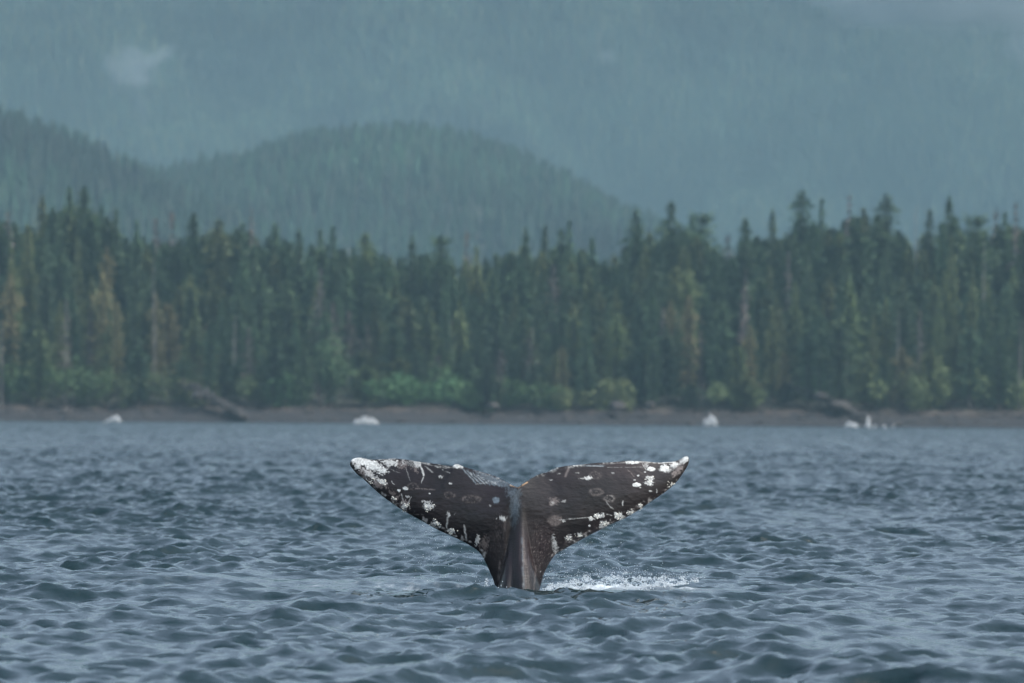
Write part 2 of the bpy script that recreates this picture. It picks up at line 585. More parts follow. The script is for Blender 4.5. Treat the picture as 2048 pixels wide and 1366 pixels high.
skyline = [  # px, top py, kind, width factor, label
    (12, 418, 'bare', 1.2, "thin grey-brown bare tree at the far left end of the forest skyline"),
    (85, 388, 'olive', .72, "slim olive green spruce leftmost of the three tall trees on the left skyline"),
    (124, 372, 'spruce', .95, "pointed dark spruce in the middle of the tall clump on the left skyline"),
    (165, 372, 'cedar', 1.1, "tallest and broadest blunt-topped dark tree on the left skyline"),
    (205, 405, 'spruce', .8, "dark spruce leaning against the right flank of the tall left clump"),
    (232, 418, 'spruce', .7, "shorter pointed spruce at the right foot of the tall left clump"),
    (272, 440, 'spruce', .5, "small isolated spire standing in the dip right of the tall left clump"),
    (312, 436, 'bare', .9, "faint bare tree in the dip of the left skyline"),
    (350, 422, 'bare', .8, "thin leafless tree left of the rounded dark tree on the left skyline"),
    (388, 425, 'cedar', .85, "rounded dark tree standing alone above the left skyline"),
    (430, 432, 'olive_round', 1.0, "broad olive crowned tree right of the rounded dark tree on the skyline"),
    (478, 445, 'spruce', .8, "dark spruce below the faint tall spire of the left skyline"),
    (506, 414, 'bare', .7, "faint tall leafless spire rising alone at the end of the left skyline"),
    (545, 444, 'spruce', .9, "sharp dark spruce at the start of the lower middle skyline"),
    (603, 455, 'spruce', .8, "slim spruce with a tiny pointed tip on the middle skyline"),
    (642, 458, 'spruce', .8, "left one of the twin dark spires on the middle skyline"),
    (660, 452, 'spruce', .8, "right one of the twin dark spires on the middle skyline"),
    (732, 462, 'olive_round', .8, "rounded olive tree left of the lowest stretch of skyline"),
    (820, 470, 'spruce', .55, "slender spire left of the broad blunt tree on the middle skyline"),
    (888, 470, 'flat', .9, "broad blunt-topped tree in the middle of the skyline"),
    (926, 462, 'bare', .55, "thin wispy spire right of the broad blunt tree on the skyline"),
    (955, 492, 'olive', .6, "small olive spire in the middle of the lowest skyline"),
    (990, 505, 'spruce', .6, "low dark spire right of the small olive spire"),
    (1055, 452, 'spruce', .6, "narrow tall spruce right of the middle of the skyline"),
    (1090, 446, 'spruce', .55, "needle thin spruce, tallest of the group right of centre"),
    (1120, 455, 'cedar', .7, "dense spruce in the group of spires right of centre"),
    (1142, 440, 'spruce', .55, "sharp spire at the right end of the group right of centre"),
    (1186, 474, 'spruce', .9, "squat dark spruce in the dip before the big ragged trees"),
    (1272, 418, 'ragged', 1.1, "big ragged hemlock with drooping boughs beside the misty hill foot"),
    (1338, 400, 'ragged', 1.1, "large open-crowned tree with gaps right of the big ragged hemlock"),
    (1376, 425, 'ragged', .7, "smaller rough-topped tree squeezed between two large open crowns"),
    (1398, 424, 'flat', 1.0, "wide flat-topped tree on the edge of the misty gap"),
    (1452, 468, 'bare', .9, "pale bare tree standing in the misty gap of the right skyline"),
    (1495, 436, 'cedar', .9, "blunt dark tree at the right edge of the misty gap"),
    (1546, 415, 'spruce', .6, "slim spire just left of the tallest tree of the right skyline"),
    (1603, 376, 'ragged', 1.25, "tallest tree on the right skyline, dark and broad shouldered"),
    (1648, 396, 'spruce', .7, "narrow pointed spruce right of the tallest right-hand tree"),
    (1692, 388, 'bare', .8, "thin see-through tree between the narrow spruce and the spreading one"),
    (1730, 415, 'olive', .8, "olive green tree hugging the left side of the spreading spruce"),
    (1774, 384, 'ragged', 1.3, "wide spreading spruce with stepped boughs on the right skyline"),
    (1827, 412, 'snag', .6, "dead bare pole sticking up right of the spreading spruce"),
    (1853, 418, 'spruce', .9, "small neat triangular spruce on the right skyline"),
    (1905, 390, 'spruce', 1.0, "tall regular cone-shaped spruce near the right end of the skyline"),
    (1950, 428, 'flat', 1.0, "flat-topped dark tree right of the tall cone-shaped spruce"),
    (1985, 418, 'bare', .6, "thin pale tree near the right edge of the skyline"),
    (2004, 424, 'spruce', .8, "dark spruce with a forked look near the right edge of the forest"),
    (2034, 405, 'bare', .7, "tall sparse bare tree at the right edge of the picture"),
]
for (px, py, kind, wdt, lab) in skyline:
    d = SHORE + random.uniform(58, 85)
    p = P(px, py, d)
    nm = {'bare': 'bare_tree', 'snag': 'dead_tree'}.get(kind, 'conifer_tree')
    plant(nm, kind, p[0], d, p[2], (.5 + .75 * wdt) * random.uniform(.95, 1.05), lab, group="trees along the forest skyline")

feature = [  # trees in front that catch the eye: px, top, depth, kind, width
    (205, 545, 24, 'yellow', .9, "yellow-brown crowned tree standing out in the left of the forest"),
    (232, 600, 20, 'yellow', .6, "thin yellowish tree with a bare pale stem right of the yellow-brown one"),
    (310, 585, 24, 'yellow', .75, "small tree with a golden top in front of the left forest"),
    (120, 600, 20, 'olive', .7, "slender olive tree beside the round green bush on the left"),
    (22, 545, 20, 'yellow', .95, "reddish brown half-dead tree at the left edge of the forest"),
    (52, 450, 34, 'olive', 1.1, "yellow-olive tree high at the left edge of the forest"),
    (5, 640, 12, 'snag', .7, "short pale dead trunk at the left edge of the shore"),
    (312, 520, 22, 'snag', .6, "grey dead pole rising behind the golden topped tree"),
    (468, 630, 16, 'snag', .6, "pale dead stem above the left rocky spur"),
    (640, 535, 24, 'bare', .9, "tall greyish bare tree left of the long green thicket"),
    (1378, 590, 20, 'yellow', 1.0, "yellow-green crowned tree standing right of the whale's tail"),
    (1340, 600, 22, 'yellow', .6, "narrow yellowish tree left of the yellow-green crowned tree"),
    (1500, 650, 17, 'yellow', .7, "rust-tinged tree above the dark cove right of the tail"),
    (1545, 610, 22, 'olive', .7, "pale olive spire behind the rust-tinged tree"),
    (1592, 560, 26, 'olive', .75, "tall pale olive tree left of the right rocky spur"),
    (1568, 705, 14, 'yellow', .6, "yellowish young tree at the head of the right rocky spur"),
    (1877, 575, 22, 'olive', .55, "slender pale spire in the middle of the right-hand forest"),
    (1745, 625, 18, 'olive', .5, "slim light-tipped tree above the right rocky spur"),
    (1796, 620, 16, 'snag', .55, "leaning grey dead stem in the right-hand forest"),
    (1840, 620, 16, 'bare', .7, "bushy leafless grey tree right of the leaning dead stem"),
    (1692, 680, 13, 'snag', .5, "pale dead pole just behind the right rocky spur"),
    (1966, 480, 26, 'snag', .5, "long straight pale trunk high in the right-hand forest"),
    (2040, 640, 12, 'snag', .6, "pale dead trunk at the right edge of the shore"),
    (1125, 690, 14, 'yellow', .6, "straw-coloured small tree above the shore right of the green thicket"),
    (1000, 700, 14, 'bare', .9, "grey leafless bush-like tree at the shore in the middle"),
    (1060, 655, 18, 'bare', .9, "tall grey leafless tree behind the straw-coloured small tree"),
    (1170, 600, 24, 'spruce', .6, "very dark narrow spruce standing out right of centre"),
    (1108, 590, 24, 'spruce', .7, "dark spruce left of the very dark narrow one"),
    (1490, 540, 30, 'bare', .7, "pale thin trunk below the blunt tree of the misty gap"),
    (500, 655, 14, 'bare', 1.0, "grey twiggy tree above the left rocky spur"),
]
for (px, py, dep, kind, wdt, lab) in feature:
    x = px_x(px, SHORE + dep); d = float(shoreline(x)) + dep
    p = P(px, py, d)
    nm = {'bare': 'bare_tree', 'snag': 'dead_tree'}.get(kind, 'conifer_tree')
    plant(nm, kind, p[0], d, p[2], wdt, lab, group="trees standing out in the shore forest")

zones = [("at the left end of the shore", -200, 190), ("above the dark bush left of the left spur", 190, 350),
         ("behind the left rocky spur", 350, 540), ("between the left spur and the green thicket", 540, 740),
         ("behind the long green thicket", 740, 1010), ("just right of the green thicket", 1010, 1180),
         ("above the pale flat boulder", 1180, 1330), ("above the dark cove", 1330, 1540),
         ("behind the right rocky spur", 1540, 1740), ("right of the right rocky spur", 1740, 1900), ("at the right end of the shore", 1900, 2250)]
rowdef = [(14, 62, 150, 300, 26), (24, 70, 90, 220, 24), (36, 62, 50, 150, 22), (48, 55, 12, 95, 21)]
# depth, count, tops this many px below the skyline (range), spacing
for dep, n, lo, hi, _ in rowdef:
    for i in range(n):
        px = -150 + (2350 / n) * (i + random.random())
        sk = float(np.interp(px, SKX, SKY))
        x = px_x(px, SHORE + dep); d = float(shoreline(x)) + dep + random.uniform(-3.5, 3.5)
        py = sk + random.uniform(lo, hi) + 25
        p = P(px, py, d)
        q = random.random()
        if px < 420 or (1250 < px < 1650): q = min(.999, q ** .62)
        kind = 'spruce' if q < .26 else 'ragged' if q < .54 else 'cedar' if q < .70 else 'olive' if q < .88 else 'bare' if q < .94 else 'olive_round' if q < .985 else 'yellow'
        if kind == 'bare':
            nm, adj, gr = 'bare_tree', "grey leafless tree", "leafless trees within the forest"
        elif kind == 'yellow':
            nm, adj, gr = 'conifer_tree', "yellow-green conifer", "yellowish conifers within the forest"
        elif kind.startswith('olive'):
            nm, adj, gr = 'conifer_tree', "olive green conifer", "olive conifers within the forest"
        else:
            nm, adj, gr = 'conifer_tree', "dark green conifer", "dark conifers within the forest"
        z_ = [z for z in zones if z[1] <= px < z[2]] or [zones[0]]
        place = "in front rows" if dep < 30 else "in back rows"
        plant(nm, kind, p[0], d, p[2], random.uniform(.65, 1.3), f"{adj} {place} {z_[0][0]}", group=f"{gr} {z_[0][0]}, {place}")

# shrubs
bushes = [  # px, base py, width px, height px, label
    (150, 800, 130, 85, "large round green alder bush at the left end of the shore"),
    (60, 800, 90, 90, "darker green bush left of the large round alder"),
    (520, 800, 90, 60, "green bush right of the left rocky spur"),
    (640, 800, 120, 130, "tall green alder between the left spur and the long thicket"),
    (575, 800, 80, 75, "low green bush leaning on the tall alder"),
    (780, 808, 110, 55, "low left end of the bright green alder thicket"),
    (850, 808, 120, 62, "bright green alder left of the thicket's highest part"),
    (905, 808, 130, 78, "highest bright green alder in the middle of the thicket"),
    (975, 808, 110, 62, "bright green alder right of the thicket's highest part"),
    (1075, 812, 90, 60, "small green bush right of the bright thicket"),
    (1230, 815, 70, 72, "dull green bush in front of the dark cove"),
    (1150, 812, 80, 45, "low brownish bush right of the small green bush"),
    (1480, 815, 110, 60, "scrubby olive bush above the dark cove"),
    (1790, 830, 120, 75, "dark green bush right of the right rocky spur"),
    (1900, 832, 130, 85, "broad green bush under the right-hand forest"),
    (2010, 832, 110, 70, "green bush at the right edge of the shore"),
    (380, 800, 90, 60, "dull bush at the head of the left rocky spur"),
    (290, 800, 110, 70, "dark bush left of the left rocky spur"),
]
for i, (px, bpy_, wpx, hpx, lab) in enumerate(bushes):
    x = px_x(px, SHORE + 14); d = float(shoreline(x)) + 13.0
    p0 = P(px, bpy_, d); s = d / FPX
    w_, h_ = wpx * s * 1.25, hpx * s * 1.12
    bright = 'bright' in lab or 'alder' in lab
    root = bpy.data.objects.new("alder_bush" if bright else "bush", None); C.objects.link(root)
    root.location = (p0[0], d, float(land_z(p0[0], d)) - .2)
    cr = link("foliage", bush_mesh("foliage", w_, h_ * 1.1, 900 + i, mat_leaf if bright else mat_olive), root)
    st = link("stem", stems_mesh("stem", w_, h_, 950 + i, mat_bark), root)
    st["kind"] = "stuff"
    tag(root, lab, "bush", "bushes along the top of the shore")

# rocky spurs slanting down to the water
import bmesh as _bm0
_b = _bm0.new(); _bm0.ops.create_icosphere(_b, subdivisions=1, radius=1)
RV = np.array([v.co[:] for v in _b.verts]); RF = np.array([[v.index for v in f.verts] for f in _b.faces]); _b.free()
mat_spur = noise_mat("spur_rock", (.020, .021, .023), (.044, .040, .037), .9, .85, bump=.8)
for (x0, y0, x1, y1, r0, r1, lab) in [(362, 758, 486, 832, .5, 1.2, "rocky spur slanting down to the water on the left of the shore"),
                                      (1578, 762, 1738, 844, .55, 1.6, "rocky spur slanting down to the water on the right of the shore")]:
    n_, m_ = 60, 22
    parts_ = []
    rr_ = random.Random(int(x0))
    for i in range(n_):
        t = i / (n_ - 1)
        px = x0 + (x1 - x0) * t; py = y0 + (y1 - y0) * (t * .8 + .2 * t * t)
        d = SHORE + 12 - 11 * t
        for q_ in range(3):
            dy = rr_.uniform(0, 1) ** 1.5 * (3 + 16 * (1 - t))
            c = P(px + rr_.gauss(0, 5), py + dy + rr_.gauss(0, 2), d + rr_.gauss(0, .8))
            rad = rr_.uniform(.35, .8) * (r0 + (r1 - r0) * t)
            v_ = RV * (.7 + .6 * np.array([float(fbm(a_[0] * 1.3 + i, a_[1] * 1.3 + a_[2] * 2, q_, 3)) for a_ in RV]))[:, None]
            parts_.append((v_ * np.array([rad * 1.3, rad, rad * .75]) + c, RF))
    V, F = join(parts_)
    tag(link("rocky_spur", np_mesh("rocky_spur", V, F, mat_spur, False)), lab, "rock", kind="structure")
# loose stones and wrack scattered over the whole beach
parts_ = []
for i in range(900):
    x = random.uniform(-190, 190); b_ = random.uniform(.5, 15); d = float(shoreline(x)) + b_
    rad = random.uniform(.15, .75) * (1.3 if random.random() < .1 else 1)
    parts_.append((RV * np.array([rad * random.uniform(1, 2.2), rad, rad * random.uniform(.4, .9)]) * (1 + np.array([random.gauss(0, .12) for _ in RV]))[:, None]
                   + np.array([x, d, float(land_z(x, d))]), RF))
V, F = join(parts_)
tag(link("beach_stones", np_mesh("beach_stones", V, F, mat_spur, False)), "loose dark stones and wrack scattered over the beach", "stones", kind="stuff")

# boulders
mat_rock = noise_mat("boulder_rock", (.022, .022, .022), (.05, .045, .041), .8, .85, rand=.25, bump=.6)
def rock_mesh(seed):
    import bmesh
    bm = bmesh.new(); bmesh.ops.create_icosphere(bm, subdivisions=3, radius=1)
    for v in bm.verts:
        n = float(fbm(v.co.x * 1.3 + seed * 7, v.co.y * 1.3 + v.co.z * 1.7, seed, 3))
        v.co *= .6 + .75 * n
        v.co.z = max(v.co.z, -.4)
    me = bpy.data.meshes.new("boulder"); bm.to_mesh(me); bm.free(); me.materials.append(mat_rock)
    return me
rocks = [rock_mesh(s) for s in (1, 2, 3)]
for i, (px, py, wpx, lab) in enumerate([
        (984, 812, 30, "rounded boulder on the shore below the green thicket"),
        (395, 790, 34, "big grey boulder high on the left rocky spur"),
        (430, 806, 38, "brown boulder halfway down the left rocky spur"),
        (465, 824, 36, "boulder at the foot of the left rocky spur"),
        (1235, 802, 44, "pale flat boulder in front of the dark cove"),
        (1300, 808, 30, "small boulder right of the pale flat one"),
        (1640, 790, 36, "grey boulder high on the right rocky spur"),
        (1680, 810, 40, "brown boulder halfway down the right rocky spur"),
        (1718, 830, 44, "reddish boulder at the foot of the right rocky spur"),
        (130, 826, 30, "dark boulder near the water at the left")]):
    x = px_x(px, SHORE + 6); d = float(shoreline(x)) + 5
    p = P(px, py, d); s = wpx / 2 * d / FPX * .72
    o = link("boulder", rocks[i % 3]); o.location = (p[0], d, min(p[2], float(land_z(p[0], d)) + 2.6) if i not in (1, 2, 3, 6, 7, 8) else p[2] - .4); o.scale = (s * 1.25, s, s * .75)
    o.rotation_euler[2] = i * 1.3
    tag(o, lab, "boulder", "boulders on the shore")


# ------------------------------------------------------------------ forest masses (too many to count)
def far_tree(name, mat, seed, tiers=6, sides=7):
    r = random.Random(seed); V, F = [], []
    for t in range(tiers):
        z0 = .12 + .88 * t / tiers; z1 = min(1.0, z0 + .88 / tiers * 1.9)
        rad = .17 * (1 - t / tiers) ** .85 * r.uniform(.8, 1.2) + .012
        a0 = r.uniform(0, 6)
        k = len(V); V.append((r.gauss(0, .006), r.gauss(0, .006), z1))
        for i in range(sides):
            a = a0 + 6.283 * i / sides; q = rad * r.uniform(.6, 1.25)
            V.append((math.cos(a) * q, math.sin(a) * q, z0 + r.uniform(-.03, .02)))
        for i in range(sides): F.append((k, k + 1 + i, k + 1 + (i + 1) % sides))
    return np_mesh(name, np.array(V), np.array(F), mat, smooth=False)


def forest(name, pts, scales, protos, label, mat=None):
    """point mesh whose geometry nodes set one tree on every point"""
    me = bpy.data.meshes.new(name)
    me.vertices.add(len(pts)); me.vertices.foreach_set("co", np.asarray(pts, np.float32).ravel())
    a = me.attributes.new("size", 'FLOAT', 'POINT'); a.data.foreach_set("value", np.asarray(scales, np.float32))
    b = me.attributes.new("spin", 'FLOAT', 'POINT'); b.data.foreach_set("value", rng.uniform(0, 6.28, len(pts)).astype(np.float32))
    me.update()
    o = link(name, me)
    ng = bpy.data.node_groups.new(name + "_nodes", 'GeometryNodeTree')
    ng.interface.new_socket("Geometry", in_out='INPUT', socket_type='NodeSocketGeometry')
    ng.interface.new_socket("Geometry", in_out='OUTPUT', socket_type='NodeSocketGeometry')
    gi = ng.nodes.new("NodeGroupInput"); go = ng.nodes.new("NodeGroupOutput")
    m2p = ng.nodes.new("GeometryNodeMeshToPoints")
    ng.links.new(gi.outputs[0], m2p.inputs[0])
    jn = ng.nodes.new("GeometryNodeJoinGeometry")
    iop = ng.nodes.new("GeometryNodeInstanceOnPoints")
    gti = ng.nodes.new("GeometryNodeGeometryToInstance")
    for pm in protos:
        po = bpy.data.objects.new("tree_source", pm)      # never linked to the scene
        oi = ng.nodes.new("GeometryNodeObjectInfo"); oi.inputs["Object"].default_value = po
        oi.inputs["As Instance"].default_value = True
        ng.links.new(oi.outputs["Geometry"], gti.inputs[0])
    ng.links.new(gti.outputs[0], iop.inputs["Instance"])
    iop.inputs["Pick Instance"].default_value = True
    at = ng.nodes.new("GeometryNodeInputNamedAttribute"); at.data_type = 'FLOAT'; at.inputs["Name"].default_value = "size"
    sp = ng.nodes.new("GeometryNodeInputNamedAttribute"); sp.data_type = 'FLOAT'; sp.inputs["Name"].default_value = "spin"
    cx = ng.nodes.new("ShaderNodeCombineXYZ")
    ng.links.new(sp.outputs[0], cx.inputs[2])
    ng.links.new(m2p.outputs[0], iop.inputs["Points"])
    ng.links.new(at.outputs[0], iop.inputs["Scale"]); ng.links.new(cx.outputs[0], iop.inputs["Rotation"])
    ng.links.new(iop.outputs[0], go.inputs[0])
    md = o.modifiers.new("forest", 'NODES'); md.node_group = ng
    tag(o, label, "forest", kind="stuff")
    return o


def forest_on(name, zf, x0, x1, y0, y1, spacing, hmean, protos, label):
    nx, ny = int((x1 - x0) / spacing), int((y1 - y0) / spacing)
    gx, gy = np.meshgrid(np.linspace(x0, x1, nx), np.linspace(y0, y1, ny))
    gx = gx + rng.uniform(-.5, .5, gx.shape) * spacing; gy = gy + rng.uniform(-.5, .5, gx.shape) * spacing
    gx = gx.ravel(); gy = gy.ravel()
    z = zf(gx, gy)
    keep = z > -1
    s = hmean * rng.uniform(.65, 1.2, len(gx)) * (.75 + .5 * fbm(gx / (spacing * 6), gy / (spacing * 6), 51, 2))
    return forest(name, np.stack([gx, gy, z - .5], -1)[keep], s[keep], protos, label)


# back of the shore wood
mats_far = [noise_mat("far_needles_a", (.013, .042, .027), (.021, .060, .036), 3.0, .9, rand=.2),
            noise_mat("far_needles_b", (.018, .036, .026), (.030, .052, .034), 3.0, .9, rand=.2),
            noise_mat("far_needles_c", (.09, .085, .075), (.12, .115, .10), 3.0, .9, rand=.2)]
def stands(m, scale=.0050, lo=.4, hi=1.5):
    """patchy stands of lighter and darker forest, by place on the slope"""
    nt = m.node_tree; b = nt.nodes["Principled BSDF"]
    src = b.inputs["Base Color"].links[0].from_socket
    g = nt.nodes.new("ShaderNodeNewGeometry"); n = nt.nodes.new("ShaderNodeTexNoise")
    n.inputs["Scale"].default_value = scale; n.inputs["Detail"].default_value = 5; n.inputs["Roughness"].default_value = .62
    mr = nt.nodes.new("ShaderNodeMapRange"); mr.inputs["From Min"].default_value = .36; mr.inputs["From Max"].default_value = .66
    mr.inputs["To Min"].default_value = lo; mr.inputs["To Max"].default_value = hi
    h = nt.nodes.new("ShaderNodeHueSaturation")
    nt.links.new(g.outputs["Position"], n.inputs["Vector"]); nt.links.new(n.outputs["Fac"], mr.inputs["Value"])
    nt.links.new(mr.outputs[0], h.inputs["Value"]); nt.links.new(src, h.inputs["Color"]); nt.links.new(h.outputs[0], b.inputs["Base Color"])


for m_ in mats_far: stands(m_)
far_protos = [far_tree("far_a", mats_far[0], 1), far_tree("far_b", mats_far[0], 2, 7), far_tree("far_c", mats_far[0], 3, 5),
              far_tree("far_d", mats_far[1], 4), far_tree("far_e", mats_far[1], 5, 5), far_tree("far_g", mats_far[0], 7), far_tree("far_h", mats_far[0], 8), far_tree("far_i", mats_far[1], 9)]
unit_protos = []
for k_, v_ in (('spruce', 0), ('ragged', 1), ('cedar', 0), ('olive', 1), ('spruce', 3)):
    cm = TREES[k_][v_][1].copy()
    co = np.empty(len(cm.vertices) * 3, np.float32); cm.vertices.foreach_get("co", co); cm.vertices.foreach_set("co", co / H0); cm.update()
    unit_protos.append(cm)
px_pts, px_s = [], []
for i in range(1500):
    px = random.uniform(-420, 2480); dep = random.uniform(56, 125)
    x = px_x(px, SHORE + dep); d = SHORE + dep
    top = P(px, float(np.interp(px, SKX, SKY)) + random.choice([random.uniform(4, 40), random.uniform(25, 90)]), d)[2]
    g_ = float(land_z(x, d))
    px_pts.append((x, d, g_)); px_s.append(max(6, top - g_))
for i in range(900):      # the wood goes on to both sides of the picture
    sgn = random.choice([-1, 1]); x = sgn * random.uniform(150, 700); dep = random.uniform(12, 110); d = SHORE + dep
    px_pts.append((x, d, float(land_z(x, d)))); px_s.append(random.uniform(20, 36))
forest("shore_forest", px_pts, px_s, unit_protos, "dense dark wood behind the front trees of the shore")


# ------------------------------------------------------------------ hills and mountain
mat_hill = noise_mat("hill_ground", (.03, .04, .028), (.05, .06, .04), .02, .95)
stands(mat_hill)


def ridge_fn(pxs, pys, D, front, back, tree_px, seed, amp):
    pxs = np.array(pxs, float); pys = np.array(pys, float)
    wx = np.array([P(a, b, D)[0] for a, b in zip(pxs, pys)]); wz = np.array([P(a, b + tree_px, D)[2] for a, b in zip(pxs, pys)])

    def f(x, y):
        top = np.interp(x, wx, wz)
        t = (y - D)
        prof = np.where(t < 0, np.clip(1 + t / front, 0, 1), np.clip(1 - t / back, 0, 1))
        prof = np.sin(prof * math.pi / 2) ** .9
        return top * prof + (fbm(x / 90.0, y / 120.0, seed, 4) - .5) * amp * 2 * np.clip(1 - prof, 0, .6) * prof * 4 - 3 * (prof <= 0)
    return f


hills = [
    ("left_hill", ridge_fn([-900, -300, 0, 100, 200, 300, 400, 520, 700, 950, 1300], [60, 130, 205, 238, 275, 320, 375, 440, 560, 720, 850], 3500, 650, 500, 74, 61, 18), 3500, -700, 200, 2880, 4000,
     "dark wooded slope of the hill that falls from the left edge"),
    ("middle_hill", ridge_fn([-400, 0, 200, 300, 380, 450, 520, 560, 650, 750, 830, 900, 960, 1050, 1150, 1250, 1400, 1600, 1900, 2300, 3000],
                             [470, 400, 350, 335, 322, 306, 296, 276, 255, 242, 240, 250, 264, 300, 350, 405, 470, 540, 620, 700, 800], 4200, 800, 700, 64, 71, 22), 4200, -650, 750, 3440, 4700,
     "misty wooded slope of the rounded hill in the middle"),
]
for nm, fn, D, x0, x1, y0, y1, lab in hills:
    xs = np.linspace(x0 - 400, x1 + 400, 150); ys = np.linspace(y0 - 30, y1 + 200, 70)
    Xg, Yg = np.meshgrid(xs, ys)
    me = np_mesh(nm, np.stack([Xg, Yg, fn(Xg, Yg)], -1).reshape(-1, 3), grid_faces(*Xg.shape), mat_hill)
    tag(link("hill", me), kind="structure")
    forest_on("hill_forest", fn, x0 + 60, x1 - 60, y0 + 100, y1 - 150, 9.0, 21.0, far_protos, lab)


def mountain_z(x, y):
    t = np.clip((y - 5700) / 2000.0, 0, 1)
    base = 740 * (t ** .95)
    rib = fbm(x / 420.0 + y / 2600.0, y / 1300.0 + x / 2200.0, 81, 3) - .5
    gul = fbm(x / 130.0 - y / 900.0, y / 380.0, 91, 4) - .5
    return base + (rib * 300 + gul * 110) * np.clip(t * 3, 0, 1) - 2


xs = np.linspace(-2600, 2600, 420); ys = np.linspace(5650, 8400, 240)
Xg, Yg = np.meshgrid(xs, ys)
tag(link("mountain", np_mesh("mountain", np.stack([Xg, Yg, mountain_z(Xg, Yg)], -1).reshape(-1, 3), grid_faces(*Xg.shape), mat_hill)), kind="structure")
mats_mt = [noise_mat("mountain_needles_a", (.03, .06, .042), (.05, .09, .058), 3.0, .9, rand=.3), noise_mat("mountain_needles_b", (.06, .09, .05), (.10, .12, .07), 3.0, .9, rand=.3)]
for m_ in mats_mt: stands(m_, .0042, .3, 1.8)
mt_protos = [far_tree("mt_a", mats_mt[0], 11), far_tree("mt_b", mats_mt[0], 12), far_tree("mt_c", mats_mt[1], 13)]
forest_on("mountain_forest", mountain_z, -860, 860, 5800, 7650, 9.0, 22.0, mt_protos, "steep forest covering the mountainside behind the hills")
# ground under and between the hills
vv = [(-3900, 2300, -2.2), (3900, 2300, -2.2), (3900, 8900, -2.2), (-3900, 8900, -2.2)]
tag(link("valley_ground", np_mesh("valley_ground", vv, [(0, 1, 2, 3)], mat_hill)), kind="structure")
bed = noise_mat("sea_bed_mud", (.05, .05, .045), (.08, .075, .065), .1, .9)

# ------------------------------------------------------------------ haze and mist
def box(name, x0, x1, y0, y1, z0, z1, mat):
    v = [(x0, y0, z0), (x1, y0, z0), (x1, y1, z0), (x0, y1, z0), (x0, y0, z1), (x1, y0, z1), (x1, y1, z1), (x0, y1, z1)]
    f = [(0, 3, 2, 1), (4, 5, 6, 7), (0, 1, 5, 4), (1, 2, 6, 5), (2, 3, 7, 6), (3, 0, 4, 7)]
    return link(name, np_mesh(name, v, f, mat, smooth=False))


tag(box("haze", -4200, 4200, -700, 9100, -5.5, 960, volume_mat("haze_air", (.155, .250, .300), .00020)),
    "pale blue haze in the air over the water and hills", "haze", kind="stuff")


def fog_bank(name, cx, cy, cz, rx, ry, rz, dens, col, label, seed, amp=.25, sub=5):
    import bmesh
    bm = bmesh.new(); bmesh.ops.create_icosphere(bm, subdivisions=sub, radius=1)
    for v in bm.verts:
        n = v.co.copy()
        k_ = 1 + amp * 2 * (float(fbm(n.x * 1.6 + n.y * .7 + seed, n.z * 1.6 + n.y + 5, seed, 4)) - .5)
        v.co = Vector((n.x * rx * k_, n.y * ry * k_, n.z * rz * k_))
    me = bpy.data.meshes.new(name); bm.to_mesh(me); bm.free()
    me.materials.append(volume_mat(name + "_mist", col, dens))
    o = link(name, me, loc=(cx, cy, cz))
    tag(o, label, "mist", kind="stuff")
    return o


def mist_at(px, py, d, wpx, hpx, depth, dens, label, seed, amp=.3, tilt=0):
    """soft-edged ragged puff: density falls to nothing at the rim"""
    p = P(px, py, d); k_ = d / FPX
    import bmesh
    bm = bmesh.new(); bmesh.ops.create_icosphere(bm, subdivisions=3, radius=1)
    me = bpy.data.meshes.new("mist_patch"); bm.to_mesh(me); bm.free()
    m = volume_mat("puff_mist", (.62, .70, .75), dens)
    nt = m.node_tree; v = [n for n in nt.nodes if n.type == 'PRINCIPLED_VOLUME'][0]
    tc = nt.nodes.new("ShaderNodeTexCoord")
    ln = nt.nodes.new("ShaderNodeVectorMath"); ln.operation = 'LENGTH'
    nz = nt.nodes.new("ShaderNodeTexNoise"); nz.inputs["Scale"].default_value = 2.6; nz.inputs["Detail"].default_value = 5
    ofs = nt.nodes.new("ShaderNodeVectorMath"); ofs.operation = 'ADD'; ofs.inputs[1].default_value = (seed * 3.7, 0, seed)
    nt.links.new(tc.outputs["Object"], ln.inputs[0]); nt.links.new(tc.outputs["Object"], ofs.inputs[0]); nt.links.new(ofs.outputs[0], nz.inputs["Vector"])
    a = nt.nodes.new("ShaderNodeMath"); a.operation = 'MULTIPLY_ADD'; a.inputs[1].default_value = -2.2 * amp; 
    nt.links.new(nz.outputs["Fac"], a.inputs[0]); nt.links.new(ln.outputs["Value"], a.inputs[2])
    mr = nt.nodes.new("ShaderNodeMapRange"); mr.inputs["From Min"].default_value = 1.0 - 1.5 * amp; mr.inputs["From Max"].default_value = -.3
    mr.inputs["To Min"].default_value = 0; mr.inputs["To Max"].default_value = dens
    nt.links.new(a.outputs[0], mr.inputs["Value"]); nt.links.new(mr.outputs[0], v.inputs["Density"])
    me.materials.append(m)
    o = link("mist_patch", me, loc=p)
    o.scale = (wpx * k_ / 2 * 1.3, depth / 2, hpx * k_ / 2 * 1.3)
    o.rotation_euler = (0, R(tilt), 0)
    tag(o, label, "mist", kind="stuff")
    return o


